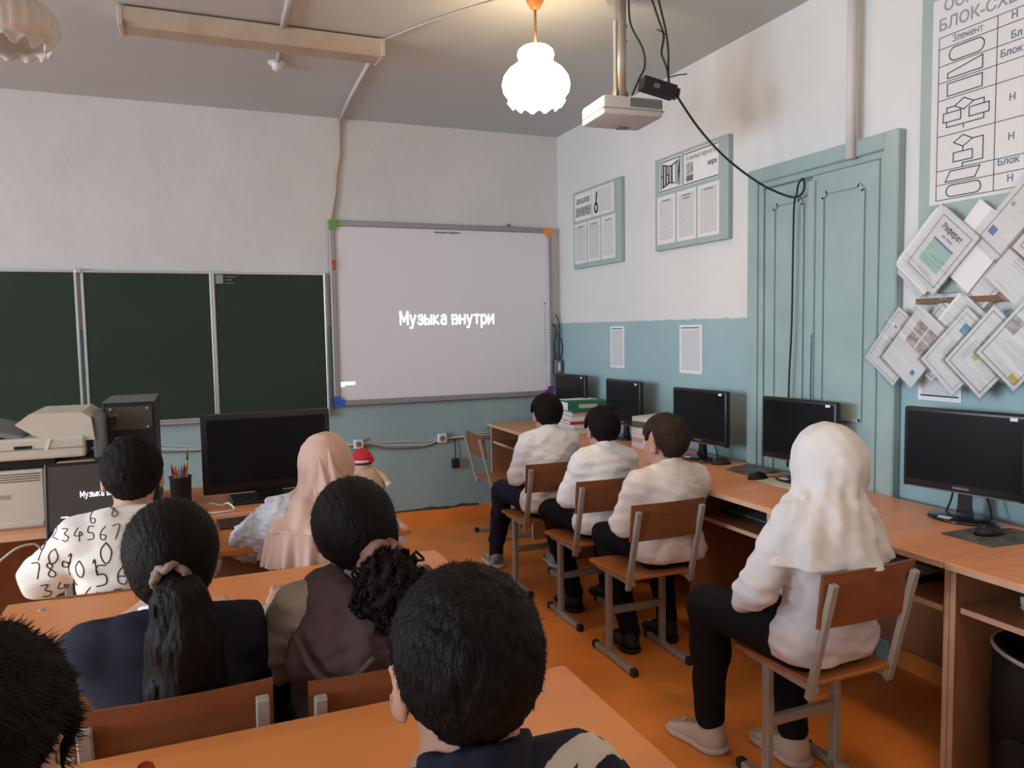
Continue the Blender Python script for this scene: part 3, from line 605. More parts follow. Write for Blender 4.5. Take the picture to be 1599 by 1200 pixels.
def sleeves():
    gloss = bpy.data.materials.new('clear_plastic_sleeve'); gloss.use_nodes = True; nt = gloss.node_tree
    tr = nt.nodes.new('ShaderNodeBsdfTransparent'); g = nt.nodes.new('ShaderNodeBsdfGlossy'); g.inputs['Roughness'].default_value = .09
    n = nt.nodes.new('ShaderNodeTexNoise'); n.inputs['Scale'].default_value = 9; n.inputs['Detail'].default_value = 2
    tc = nt.nodes.new('ShaderNodeTexCoord'); mp = nt.nodes.new('ShaderNodeMapping'); mp.inputs['Scale'].default_value = (.35, 1, 2.0); nt.links.new(tc.outputs['Object'], mp.inputs[0]); nt.links.new(mp.outputs[0], n.inputs['Vector'])
    bp = nt.nodes.new('ShaderNodeBump'); bp.inputs['Strength'].default_value = .5; bp.inputs['Distance'].default_value = .012; nt.links.new(n.outputs['Fac'], bp.inputs['Height']); nt.links.new(bp.outputs[0], g.inputs['Normal'])
    mx = nt.nodes.new('ShaderNodeMixShader'); mx.inputs[0].default_value = .12
    nt.links.new(tr.outputs[0], mx.inputs[1]); nt.links.new(g.outputs[0], mx.inputs[2]); nt.links.new(mx.outputs[0], nt.nodes['Material Output'].inputs[0])
    strip = mat('brown_strip', (.20, .11, .06), .6, .2)
    for z, lab in ((1.585, 'brown holding strip behind the lower row of plastic sleeves'),):
        tag(obj('holding_strip', bx(bm_new(), -.05, -.024, -4.2, -3.46, z - .012, z + .012, .002), strip), lab, 'strip')
    grp = 'booklets in clear plastic sleeves on the right wall'
    def leaf(y, z, ang, dep, w, h, label, deco=(), sleeve=True, th=.004, m=None):
        """sheet centre, turn in degrees, distance off the wall"""
        t = thing('sleeved_booklet', label, 'booklet', (-dep, y, z), RIGHT, grp)
        t.rotation_euler = Euler((0, math.radians(ang), RIGHT), 'XYZ')
        obj('sheet', bx(bm_new(), -w / 2, w / 2, -th, 0, -h / 2, h / 2), m or M_PAPER, t)
        for nm, mm, b in deco: obj(nm, b, mm, t)
        if sleeve: obj('plastic_sleeve', bx(bm_new(), -w / 2 - .014, w / 2 + .012, -th - .003, -th - .0022, -h / 2 - .012, h / 2 + .008), gloss, t)
        return t
    def frame(w, h, lw=.003, y=-.0046): return ('printed_border', M_INKG, ribbon(bm_new(), [(-w / 2, -h / 2), (w / 2, -h / 2), (w / 2, h / 2), (-w / 2, h / 2)], lw, y, True))
    def patch(nm, m, x0, x1, z0, z1): return (nm, m, bx(bm_new(), x0, x1, -.0048, -.004, z0, z1))
    A = 43
    sky = mat('blue_print', (.10, .17, .42), .6, .2); mint = mat('mint_print', (.36, .55, .48), .6, .2, var=.1)
    # upper row, drawn from the back of the pile to the front
    for k in range(3):
        leaf(-3.495 - .022 * k, 1.775 + .010 * k, A, .030 + .006 * k, .20, .285, ('rearmost', 'middle', 'front')[k] + ' blank sheet of the sleeves stacked behind the Реферат booklet', (), k == 0)
    leaf(-3.575, 1.78, A, .062, .205, .285, 'sleeved booklet titled Реферат with a mint green picture', (frame(.165, .235), patch('picture', mint, -.055, .055, -.075, .025), patch('picture', sky, -.055, .055, .025, .033), ('title', M_INK, move(stroke_text('Реферат', .0155, .105, .0032), (0, -.0050, .085))), ('subtitle', M_INKG, move(text_bm('на тему', .015), (0, -.0050, .055))), patch('small_print', print_mat('tiny_print', 8, (.73, .72, .72), (.5, .5, .52), .05), -.04, .04, -.105, -.085)))
    leaf(-3.715, 1.785, A - 2, .050, .20, .29, 'plain white booklet showing its blank side between sleeves', (), False)
    leaf(-3.76, 1.665, A, .042, .15, .20, 'narrow white booklet tucked below the blank one', (frame(.12, .17),))
    leaf(-3.885, 1.85, A + 2, .056, .20, .285, 'sleeved booklet with small gold emblem in the upper row', (frame(.16, .24), patch('emblem', mat('gold_print', (.5, .36, .12), .5, .3), -.07, -.055, .03, .045), patch('picture', sky, -.07, -.04, -.09, -.06)))
    leaf(-3.945, 1.70, A + 1, .066, .20, .285, 'front sleeved booklet of small grey print in the upper row', (patch('small_print', MATS['tiny_print'], -.06, .06, -.05, .06),))
    leaf(-4.05, 1.80, A, .074, .20, .285, 'sleeved booklet with a thin border at the far end of the upper row', (frame(.16, .24),))
    # lower row
    photo = mat('photo_print', (.30, .19, .15), .5, .3, var=.85, vscale=55, col2=(.55, .50, .47))
    blue = mat('cyan_print', (.06, .27, .46), .5, .3); yel = mat('yellow_print', (.62, .47, .06), .5, .3)
    leaf(-3.375, 1.40, 38, .054, .19, .275, 'lower row booklet of faint grey print at the door end', (frame(.165, .25, .0015), patch('small_print', MATS['tiny_print'], -.06, .05, -.06, .02), patch('emblem', mat('red_print', (.4, .12, .08), .6, .2), -.06, -.045, .06, .07)))
    leaf(-3.48, 1.40, 40, .066, .195, .285, 'lower row booklet with four brown photographs in a square', [patch('photo', photo, x, x + .05, z, z + .05) for x in (-.055, .004) for z in (-.01, .049)] + [patch('badge', blue, .05, .07, -.10, -.078)])
    leaf(-3.565, 1.425, 42, .046, .19, .28, 'lower row booklet lettered РУЛИ along its upper edge', (frame(.165, .25), ('title', M_INK, move(text_bm('РУЛИ', .038), (.03, -.0050, .095))), patch('badge', blue, -.055, -.03, -.11, -.085)))
    for k, (y, z) in enumerate(((-3.64, 1.45), (-3.67, 1.44))):
        leaf(y, z, 42, .050 + .006 * k, .19, .27, ('rear', 'front')[k] + ' blank sheet between the РУЛИ booklet and the blue banner booklet', (), k == 1)
    leaf(-3.685, 1.385, 44, .074, .20, .285, 'lower row booklet with a bright blue banner', (frame(.17, .25, .0015), patch('banner', blue, -.06, .04, .055, .095), patch('small_print', MATS['tiny_print'], -.06, .06, -.06, .02)))
    leaf(-3.80, 1.385, 43, .082, .205, .285, 'lower row booklet with yellow squares and scalloped border', [frame(.175, .255), patch('badge', blue, -.01, .015, .035, .06)] + [patch('square', yel, x, x + .022, z, z + .022) for x, z in ((-.04, .03), (-.04, .0), (-.03, -.055))] + [patch('small_print', MATS['tiny_print'], -.07, -.045, -.09, .01)])
    leaf(-3.935, 1.42, 43, .090, .20, .285, 'lower row booklet with a brown ornament at the far end', (frame(.17, .25), patch('ornament', photo, -.09, -.04, .0, .06), patch('stripe', yel, .05, .09, -.12, -.10)))
sleeves()
# ------------------------------------------------------------------ computer desks along the right wall
DZ = .752; DX = -.665
def computer_desk(y0, y1, label, div):
    """front edge at DX, back against the wall, from y1 (near the front wall) to y0"""
    t = thing('computer_desk', label, 'desk', (0, 0, 0), 0, 'computer desks along the right wall')
    tp = obj('desk_top', bx(bm_new(), DX, -.052, y0 + .002, y1 - .002, DZ - .022, DZ, .002), M_DESK, t)
    obj('edge_band', bx(bm_new(), DX - .003, DX + .001, y0 + .003, y1 - .003, DZ - .0215, DZ - .003), M_DESKE, tp)
    for y in (y1 - .0105, y0 + .0105):
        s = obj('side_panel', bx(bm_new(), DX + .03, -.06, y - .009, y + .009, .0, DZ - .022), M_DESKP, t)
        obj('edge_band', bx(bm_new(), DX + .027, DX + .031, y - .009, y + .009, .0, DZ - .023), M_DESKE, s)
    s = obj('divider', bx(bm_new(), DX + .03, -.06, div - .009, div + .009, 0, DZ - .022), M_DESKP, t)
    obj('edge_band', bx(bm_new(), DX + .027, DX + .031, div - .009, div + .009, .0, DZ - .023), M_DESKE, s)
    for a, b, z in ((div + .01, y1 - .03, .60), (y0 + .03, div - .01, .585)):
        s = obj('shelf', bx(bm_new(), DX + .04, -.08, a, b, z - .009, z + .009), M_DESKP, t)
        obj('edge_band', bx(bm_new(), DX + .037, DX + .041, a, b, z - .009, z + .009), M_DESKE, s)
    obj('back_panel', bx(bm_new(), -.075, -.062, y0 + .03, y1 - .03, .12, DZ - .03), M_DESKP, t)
    return t
computer_desk(-1.38, -.03, 'computer desk in the corner carrying the tall pile of binders', -.84)
computer_desk(-2.74, -1.38, 'computer desk carrying two monitors and a low pile of folders', -1.95)
computer_desk(-4.10, -2.74, 'computer desk with a rumpled grey mouse mat behind the white-scarved sitter', -3.27)
computer_desk(-5.46, -4.10, 'computer desk with a dark bag standing beneath it', -4.80)

def monitor(x, y, deg, label, w=.445, h=.305, zb=.842, rz=None, brand=True, sticker=True):
    """x,y is the screen centre; faces the room"""
    t = thing('monitor', label, 'monitor', (x, y, 0), RIGHT + math.radians(deg), 'switched-off monitors')
    cz = zb + h / 2
    bz = obj('bezel', bx(bm_new(), -w / 2, w / 2, -.012, .022, zb, zb + h, .010, 3), M_BLACK, t); soft(bz)
    obj('back_shell', move(lathe(bm_new(), [(.001, .045), (.14, .04), (.20, .01), (.205, 0)], 24), (0, .02, cz), (-PI / 2, 0, 0)), M_MBLACK, bz, True)
    for v in t.children[0].children[0].data.vertices: v.co.z = cz + (v.co.z - cz) * .62
    obj('screen', bx(bm_new(), -w / 2 + .016, w / 2 - .016, -.0132, -.0115, zb + .034, zb + h - .016), M_SCREEN, bz)
    obj('chin_trim', bx(bm_new(), -w / 2 + .02, w / 2 - .02, -.0128, -.008, zb + .001, zb + .006, .001), M_GREYP, bz)
    obj('brand_print', move(text_bm('SAMSUNG', .013, bold=.0002), (0, -.0136, zb + .02)), M_ALUG, bz)
    obj('sticker', bx(bm_new(), w / 2 - .06, w / 2 - .035, -.0138, -.013, zb + h - .026, zb + h - .014), M_PAPER, bz)
    n = obj('neck', prism(bm_new(), [(-.03, DZ + .012), (.03, DZ + .012), (.022, DZ + .05), (.02, zb + .03), (-.02, zb + .03), (-.022, DZ + .05)], .012, .034), M_GLOSSB, t)
    bm = bm_new(); lathe(bm, [(.001, 0), (.098, 0), (.102, .004), (.098, .010), (.06, .015), (.001, .017)], 32)
    for v in bm.verts: v.co.x *= 1.2; v.co.y *= .86
    obj('stand_base', move(bm, (0, .0, DZ + .0005)), M_GLOSSB, t, True)
    obj('base_label', bx(bm_new(), -.05, -.005, -.075, -.05, DZ + .0125, DZ + .0158), M_PAPER, t)
    for s in (-1, 1): obj('signal_cable', tube(bm_new(), smooth_path([(s * .05, .045, zb + .03), (s * .07, .06, zb - .04), (s * .085, .05, DZ + .005)]), .004, 6), M_CABLE, t)
    return t
monitor(-.150, -.50, 4, 'black monitor in the room corner behind the binders')
monitor(-.155, -1.295, 0, 'black monitor between the green binders and the low folder pile')
monitor(-.198, -2.20, 5, 'black monitor between the low folder pile and the teal door')
monitor(-.165, -2.93, 5.4, 'black monitor in front of the teal door')
monitor(-.150, -3.765, 10.5, 'black monitor below the plastic sleeves', w=.45, h=.318, zb=.852)

def mouse(x, y, rz, label, cable):
    t = thing('computer_mouse', label, 'mouse', (x, y, DZ + (.0045 if 'mat' in label and 'on a' in label else .0005)), rz, 'black computer mice')
    bm = bm_new(); bmesh.ops.create_uvsphere(bm, u_segments=20, v_segments=12, radius=1)
    for v in bm.verts:
        z = max(v.co.z, -.0) ; v.co = (v.co.x * .031 * (1 - .12 * v.co.y), v.co.y * .056, z * .036 * (1 - .15 * v.co.y))
    obj('mouse_body', bm, M_BLACK, t, True)
    obj('scroll_wheel', move(lathe(bm_new(), [(.001, -.004), (.009, -.004), (.009, .004), (.001, .004)], 12), (0, .034, .024), (0, PI / 2, 0)), M_GREYP, t)
    obj('badge', box(bm_new(), (.0, -.03, .0305), (.018, .012, .002), (.45, 0, 0)), M_CHROME, t)
    obj('mouse_cable', tube(bm_new(), smooth_path([(0, .052, .008)] + cable), .0022, 6), M_CABLE, t)
mouse(-.20, -2.39, math.radians(70), 'black mouse lying beside the mouse mat, nearer the room corner', [(.02, .10, .003), (.05, .17, .003), (.13, .20, .003), (.24, .26, .003)])
mouse(-.295, -2.80, math.radians(-95), 'black mouse on bare desk before the teal door', [(0, .10, .004), (.01, .15, .003), (.02, .19, .003)])
mouse(-.262, -3.955, math.radians(-100), 'black mouse resting on a patterned mat', [(0, .09, .012), (.03, .13, .003), (.09, .18, .003)])
matm = mat('patterned_mat', (.16, .17, .17), .6, .25, var=.6, vscale=16, col2=(.07, .075, .07))
def mousemat(poly, label, wav):
    bm = bm_new(); prism_z(bm, poly, DZ + .0005, DZ + .0038)
    bmesh.ops.subdivide_edges(bm, edges=bm.edges[:], cuts=4, use_grid_fill=True)
    for v in bm.verts: v.co.z += wav * max(0, math.sin(v.co.x * 28 + v.co.y * 17)) * .5 + wav * .5 * max(0, math.sin(v.co.y * 33))
    tag(obj('mouse_mat', bm, matm), label, 'mouse mat')
mousemat([(-.285, -2.54), (-.285, -2.70), (-.075, -2.72), (-.075, -2.46)], 'rumpled grey mouse mat lying by the door', .010)
mousemat([(-.39, -3.87), (-.395, -4.06), (-.14, -4.085), (-.14, -3.87)], 'patterned grey mouse mat under a mouse below the sleeves', 0)

def book(name, label, cat, loc, w, d, h, cover, rz=0, group=None, spine_label=False, pages=M_PAPER):
    """closed book lying flat: spine towards local -y"""
    t = thing(name, label, cat, loc, rz, group)
    obj('page_block', bx(bm_new(), -w / 2 + .004, w / 2 - .004, -d / 2 + .004, d / 2 - .003, .003, h - .003), pages, t)
    bm = bm_new(); bx(bm, -w / 2, w / 2, -d / 2, d / 2, 0, .003); bx(bm, -w / 2, w / 2, -d / 2, d / 2, h - .003, h); bx(bm, -w / 2, w / 2, -d / 2, -d / 2 + .004, .003, h - .003)
    obj('cover', bm, cover, t)
    if spine_label: obj('spine_label', bx(bm_new(), -.065, .075, -d / 2 - .001, -d / 2 + .001, h * .28, h * .72), mat('cream_spine_label', (.56, .48, .36), .7, .2), t)
    return t
gcov = mat('green_binder_cover', (.03, .17, .09), .45, .35); wcov = mat('white_cover', (.68, .67, .68), .6, .25); dcov = mat('dark_olive_cover', (.10, .12, .07), .6, .25); pcov = mat('pink_cover', (.60, .38, .36), .6, .25); rcov = mat('red_cover', (.42, .05, .05), .5, .3)
def piles():
    z = DZ + .0005; y = -.80; x = -.23
    spec = [(.034, wcov, 'lowest white folder of the binder pile on the corner desk', pcov), (.028, wcov, 'white folder second from the bottom of the binder pile', wcov), (.024, rcov, 'red-spined folder in the middle of the binder pile', wcov), (.034, wcov, 'thick white folder above the red-spined one', pcov), (.028, pcov, 'pale pink folder under the green booklet', wcov), (.012, gcov, 'thin green booklet under the thick green binder', wcov)]
    for i, (h, cv, lab, _) in enumerate(spec):
        book('folder', lab, 'folder', (x + .008 * math.sin(i * 2.1), y + .006 * math.cos(i * 3), z), .24, .30, h, cv, math.radians(-6 + 2 * math.sin(i * 1.7)) , 'folders piled on the corner desk'); z += h + .0003
    book('ring_binder', 'thick green ring binder with a cream label on top of the pile', 'binder', (x, y, z), .30, .28, .062, gcov, math.radians(-4), None, True)
    z += .0625
    tag(obj('paper_sheet', prism_z(bm_new(), [(x - .12, y + .11), (x + .13, y + .13), (x + .14, y - .02), (x - .10, y + .02)], z, z + .003), M_PAPER), 'loose white papers on top of the green ring binder', 'paper')
    z = DZ + .0005; x, y = -.155, -1.72
    for i, (h, cv, lab) in enumerate(((.034, wcov, 'lowest white folder of the low pile between monitors'), (.03, pcov, 'pale pink folder second from the bottom of the low pile'), (.03, wcov, 'white folder third from the bottom of the low pile'), (.032, wcov, 'white folder under the dark olive one in the low pile'), (.04, dcov, 'dark olive folder second from top of the low pile'), (.028, M_PAPER2, 'cream paper folder on top of the low pile between monitors'))):
        book('folder', lab, 'folder', (x, y, z), .185, .28, h, cv, math.radians(-90 + 3 * i), 'folders piled between two monitors'); z += h + .0003
piles()
tag(obj('paper_sheet', move(prism_z(bm_new(), [(-.10, -.13), (.10, -.13), (.10, .13), (-.10, .13)], 0, .0012), (-.235, -2.93 - .02, DZ + .0004)), M_PAPER2), 'cream paper sheet lying under the monitor in front of the door', 'paper')

def keyboard(x, y, z, rz, label):
    t = thing('keyboard', label, 'keyboard', (x, y, z), rz, 'keyboards on the desk shelves')
    obj('case', bx(bm_new(), -.21, .21, -.07, .07, 0, .018, .004), M_MBLACK, t)
    k = bm_new()
    for r in range(5):
        for c in range(14): bx(k, -.2 + c * .0285, -.2 + c * .0285 + .025, -.06 + r * .0245, -.06 + r * .0245 + .021, .017, .024)
    kk = obj('keys', k, M_GREYP, t); kk['kind'] = 'stuff'
keyboard(-.45, -3.0, .6095, RIGHT, 'keyboard on the shelf beneath the desk in front of the door')
keyboard(-.45, -3.68, .5945, RIGHT, 'keyboard on the desk shelf beside the white-scarved sitter')
# small plastic litter and a bag at the near desk
def bag():
    t = thing('plastic_bag', 'small crumpled clear plastic bag on the near desk shelf', 'plastic bag', (-.47, -4.28, .5945))
    bm = bm_new(); bmesh.ops.create_icosphere(bm, subdivisions=3, radius=1)
    rnd = random.Random(3)
    for v in bm.verts:
        s = 1 + rnd.uniform(-.28, .28); v.co = (v.co.x * .06 * s, v.co.y * .05 * s, (v.co.z + 1) * .035 * s)
    obj('film', bm, mat('crumpled_film', (.45, .48, .52), .15, .6), t)
    obj('gathered_neck', move(lathe(bm_new(), [(.008, .05), (.012, .08), (.022, .10)], 9), (.0, 0, 0)), MATS['crumpled_film'], t)
    t = thing('school_bag', 'dark bag with a pale curved rim standing beneath the near desk', 'bag', (-.42, -4.40, 0))
    bm = bm_new(); lathe(bm, [(.001, 0), (.19, 0), (.215, .03), (.225, .28), (.22, .50), (.20, .502), (.19, .42), (.001, .40)], 32)
    for v in bm.verts: v.co.y *= 1.25; v.co.x *= .9
    obj('bag_body', bm, mat('dark_fabric', (.018, .014, .014), .7, .2), t, True)
    bm = bm_new(); tube(bm, [(.9 * .222 * math.cos(a * PI / 16), 1.25 * .222 * math.sin(a * PI / 16), .495) for a in range(33)], .007, 8, False)
    obj('rim', bm, mat('pale_rim', (.42, .36, .33), .4, .4), t, True)
    obj('side_pocket', bx(bm_new(), -.235, -.19, -.09, .12, .05, .27, .015, 2), MATS['dark_fabric'], t)
    obj('zip_pull', bx(bm_new(), -.243, -.236, .0, .02, .24, .30, .002), M_ALUG, t)
bag()

# ------------------------------------------------------------------ school chairs
def make_chair(zs=1.0):
    t = thing('school_chair', '', 'chair', (0, 0, 0))
    SZ = .43 * zs; top = .76 * zs
    bm = bm_new(); prism_z(bm, [(-.155, -.17), (.155, -.17), (.185, .15), (.175, .17), (-.175, .17), (-.185, .15)], SZ - .013, SZ, .003)
    obj('seat', bm, M_PLY, t)
    # curved plywood backrest
    bm = bm_new(); n = 10; z0, z1 = top - .16, top
    for k in range(2):
        pass
    ring = []
    for i in range(n + 1):
        u = -1 + 2 * i / n; x = u * .18; dy = -.012 * (1 - u * u)
        ring.append([bm.verts.new((x, -.185 + dy - (z - SZ) * .12 + off, z)) for z, off in ((z0, 0), (z1, 0), (z1, .010), (z0, .010))])
    for a, b in zip(ring, ring[1:]):
        for k in range(4): bm.faces.new((a[k], b[k], b[(k + 1) % 4], a[(k + 1) % 4]))
    bm.faces.new(ring[0]); bm.faces.new(ring[-1][::-1]); bmesh.ops.recalc_face_normals(bm, faces=bm.faces[:])
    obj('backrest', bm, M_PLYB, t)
    for s in (-1, 1):
        x = s * .142
        lg = obj('leg', box(bm_new(), (x, .045, (SZ - .013) / 2), (.026, .032, SZ - .013), None, .004), M_TUBE, t)
        rn = obj('floor_runner', bx(bm_new(), x - .013, x + .013, -.165, .165, .004, .03, .003), M_TUBE, t)
        for y in (-.185, .155): obj('rubber_cap', bx(bm_new(), x - .016, x + .016, y, y + .03, 0, .034, .005), M_MBLACK, rn)
        obj('seat_rail', bx(bm_new(), x - .012, x + .012, -.165, .15, SZ - .038, SZ - .013, .003), M_TUBE, t)
        a = Vector((s * .158, -.150, SZ - .055)); b = Vector((s * .158, -.2055 - (top - .03 - SZ) * .12, top - .025)); d = (b - a)
        bm = bm_new(); box(bm, (a + b) / 2, (.026, .02, d.length), (math.atan2(-d.y, d.z) * 1.0, 0, 0), .003)
        obj('back_upright', bm, M_TUBE, t)
        obj('screw', move(lathe(bm_new(), [(.001, -.003), (.006, -.003), (.006, .003), (.001, .003)], 10), (s * .158, -.187 - (top - .05 - SZ) * .12 + .012, top - .05), (PI / 2, 0, 0)), M_ALUG, t)
    obj('crossbar', bx(bm_new(), -.13, .13, .033, .057, .20, .232, .003), M_TUBE, t)
    return t
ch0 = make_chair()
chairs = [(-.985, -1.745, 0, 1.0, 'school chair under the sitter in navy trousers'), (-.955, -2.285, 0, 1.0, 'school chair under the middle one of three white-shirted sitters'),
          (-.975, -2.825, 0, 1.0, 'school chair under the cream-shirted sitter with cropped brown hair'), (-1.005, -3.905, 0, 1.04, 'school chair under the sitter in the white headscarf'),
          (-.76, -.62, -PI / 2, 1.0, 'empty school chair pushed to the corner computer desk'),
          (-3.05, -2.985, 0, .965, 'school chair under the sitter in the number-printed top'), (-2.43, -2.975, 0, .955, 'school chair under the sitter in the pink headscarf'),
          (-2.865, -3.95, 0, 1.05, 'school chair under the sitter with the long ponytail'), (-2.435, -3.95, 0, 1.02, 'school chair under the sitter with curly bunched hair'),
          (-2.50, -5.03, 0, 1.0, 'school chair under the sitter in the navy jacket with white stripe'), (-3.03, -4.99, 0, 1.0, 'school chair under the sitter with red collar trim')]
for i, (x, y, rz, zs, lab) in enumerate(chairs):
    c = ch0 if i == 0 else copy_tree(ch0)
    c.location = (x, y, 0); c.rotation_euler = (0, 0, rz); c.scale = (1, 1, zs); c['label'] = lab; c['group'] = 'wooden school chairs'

# ------------------------------------------------------------------ student desks
TZ = .73
def student_desk(x0, x1, y0, y1, label, tz=TZ, depthpanel=True):
    t = thing('student_desk', label, 'desk', ((x0 + x1) / 2, (y0 + y1) / 2, 0), 0, 'student desks in the left rows')
    hw, hd = (x1 - x0) / 2, (y1 - y0) / 2
    tp = obj('desk_top', bx(bm_new(), -hw, hw, -hd, hd, tz - .022, tz, .003), M_SDESK, t)
    for s in (-1, 1):
        x = s * (hw - .10)
        obj('leg', bx(bm_new(), x - .014, x + .014, -.02, .02, .03, tz - .05, .003), M_TUBE, t)
        rn = obj('floor_runner', bx(bm_new(), x - .014, x + .014, -hd + .03, hd - .03, .004, .034, .003), M_TUBE, t)
        for y in (-hd + .015, hd - .04): obj('rubber_cap', bx(bm_new(), x - .017, x + .017, y, y + .025, 0, .038, .004), M_MBLACK, rn)
        obj('top_rail', bx(bm_new(), x - .014, x + .014, -hd + .05, hd - .05, tz - .05, tz - .022, .003), M_TUBE, t)
        obj('bag_hook', tube(bm_new(), smooth_path([(s * (hw - .08), -.1, tz - .03), (s * (hw - .05), -.1, tz - .06), (s * (hw - .03), -.1, tz - .04)]), .004, 6), M_ALUG, t)
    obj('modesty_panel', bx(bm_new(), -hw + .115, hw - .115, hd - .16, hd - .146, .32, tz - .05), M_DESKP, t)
    obj('crossbar', bx(bm_new(), -hw + .10, hw - .10, -.012, .012, .28, .31, .003), M_TUBE, t)
    for sx in (-1, 1):
        for sy in (-1, 1): obj('bolt_head', lathe(bm_new(), [(.011, tz - .001), (.009, tz + .002), (.001, tz + .003)], 12, (sx * (hw - .10), sy * (hd - .09), 0)), M_ALUG, t)
student_desk(-3.36, -2.055, -2.895, -2.36, 'front student desk with the laptop and pink-scarved sitter')
student_desk(-3.335, -2.05, -3.725, -3.205, 'middle student desk before the sitters with ponytail and curly hair')
student_desk(-3.33, -2.05, -4.73, -4.225, 'rear student desk at the navy-jacketed sitter')

# ------------------------------------------------------------------ teacher's table and its equipment
def teacher_table():
    t = thing('teacher_table', 'brown table by the chalkboard carrying printer, computer and television', 'table', (0, 0, 0))
    x0, x1, y0, y1 = -4.1, -2.0, -2.345, -1.68
    obj('table_top', bx(bm_new(), x0, x1, y0, y1, .715, .74, .003), M_DESK, t)
    obj('edge_band', bx(bm_new(), x0 + .002, x1 - .002, y0 - .002, y0 + .002, .716, .737), M_DESKE, t)
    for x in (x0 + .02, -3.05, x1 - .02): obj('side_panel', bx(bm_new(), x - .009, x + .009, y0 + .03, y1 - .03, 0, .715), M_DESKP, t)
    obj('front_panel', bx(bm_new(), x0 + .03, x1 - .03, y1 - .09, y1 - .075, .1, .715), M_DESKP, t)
teacher_table()
TT = .7405
def printer():
    t = thing('copier_printer', 'large aged cream copier printer with lifted document lid', 'printer', (-3.53, -2.06, TT))
    lo = obj('lower_body', bx(bm_new(), -.36, .15, -.20, .20, 0, .235, .008), M_CREAM, t)
    for k in range(4): obj('vent_slot', bx(bm_new(), -.34, .135, -.2012, -.199, .19 + k * .0095, .194 + k * .0095), mat('slot_shadow_plastic', (.14, .115, .09), .8, .1), lo)
    obj('paper_tray', bx(bm_new(), -.35, .14, -.205, -.195, .01, .03, .002), M_CREAM, lo)
    obj('maker_mark', bx(bm_new(), -.06, .03, -.2012, -.199, .125, .142), mat('faint_mark', (.36, .31, .25), .6, .2), lo)
    obj('output_bay', bx(bm_new(), -.36, .185, -.17, .20, .235, .275), M_BLACK, t)
    up = obj('scanner_body', bx(bm_new(), -.36, .30, -.21, .20, .275, .36, .010, 2), M_CREAM, t)
    obj('seam', bx(bm_new(), -.359, .299, -.2115, -.2, .315, .318), M_GREYP, up)
    obj('latch_recess', bx(bm_new(), .055, .115, -.2125, -.20, .32, .332), M_BLACK, up)
    obj('foot_block', bx(bm_new(), .19, .33, -.18, .18, .0, .255, .006), M_CREAM, t)
    hd = bm_new(); prism(hd, [(.06, .415), (.11, .455), (.29, .455), (.325, .43), (.335, .34), (.18, .345), (.12, .37)], -.20, .18)
    hd = obj('feeder_head', hd, M_CREAM, t)
    obj('feeder_side', bx(bm_new(), .325, .37, -.19, .18, .26, .44, .012, 2), M_GREYP, t)
    obj('paper_slip', box(bm_new(), (.17, -.213, .335), (.012, .002, .045), (0, .35, 0)), M_WHITEP, up)
    li = bm_new(); box(li, (-.14, .0, .425), (.46, .37, .022), (0, .30, 0), .005)
    obj('document_lid', li, mat('grey_lid', (.20, .20, .20), .4, .4), t)
    st = bm_new(); box(st, (-.18, -.02, .385), (.33, .32, .03), (0, .06, 0)); obj('tray_plate', st, M_GREYP, t)
    t2 = thing('paper_stack', 'stack of papers lying in the copier tray under the lid', 'papers', (-3.73, -2.10, TT + .413))
    for k in range(3): obj('sheet', box(bm_new(), (.01 * k, 0, .004 + .009 * k), (.22, .25, .008), (0, .06, .05 * k)), (M_PAPER2, M_PAPER, M_PAPER)[k], t2)
    obj('dark_print', box(bm_new(), (-.06, -.07, .0285), (.06, .06, .001), (0, .06, .1)), M_INK, t2)
printer()
def tower():
    t = thing('computer_tower', 'black computer tower with its back turned to the room', 'computer', (-3.075, -1.935, TT))
    c = obj('case', bx(bm_new(), -.10, .10, -.21, .21, 0, .475, .004), M_MBLACK, t)
    obj('top_cover', bx(bm_new(), -.10, .10, -.21, .21, .4755, .479), mat('dusty_grey_metal', (.13, .14, .14), .5, .4), t)
    ps = obj('power_supply', bx(bm_new(), -.088, .088, -.214, -.208, .36, .458), mat('bare_grey_metal', (.085, .07, .058), .5, .4, .3), t)
    obj('socket', bx(bm_new(), -.075, -.04, -.218, -.213, .40, .43), mat('pale_plate', (.19, .15, .12), .5, .3), ps)
    for x, z in ((-.07, .45), (.07, .45), (.07, .37)): obj('screw', lathe(bm_new(), [(.001, 0), (.005, 0), (.005, .004), (.001, .004)], 8), M_ALU, ps).location = (x, -.217, z)
    for ch in ps.children:
        if ch.name.startswith('screw'): ch.rotation_euler = (PI / 2, 0, 0)
    obj('power_plug', bx(bm_new(), -.075, -.045, -.245, -.213, .39, .42, .004), M_BLACK, t)
    obj('power_cord', tube(bm_new(), smooth_path([(-.06, -.24, .40), (-.07, -.25, .33), (-.075, -.24, .2), (-.085, -.235, .05)]), .005, 6), M_CABLE, t)
    obj('port_plate', bx(bm_new(), -.06, -.03, -.213, -.208, .2, .33), mat('port_plate_metal', (.22, .19, .16), .45, .4, .4), t)
tower()
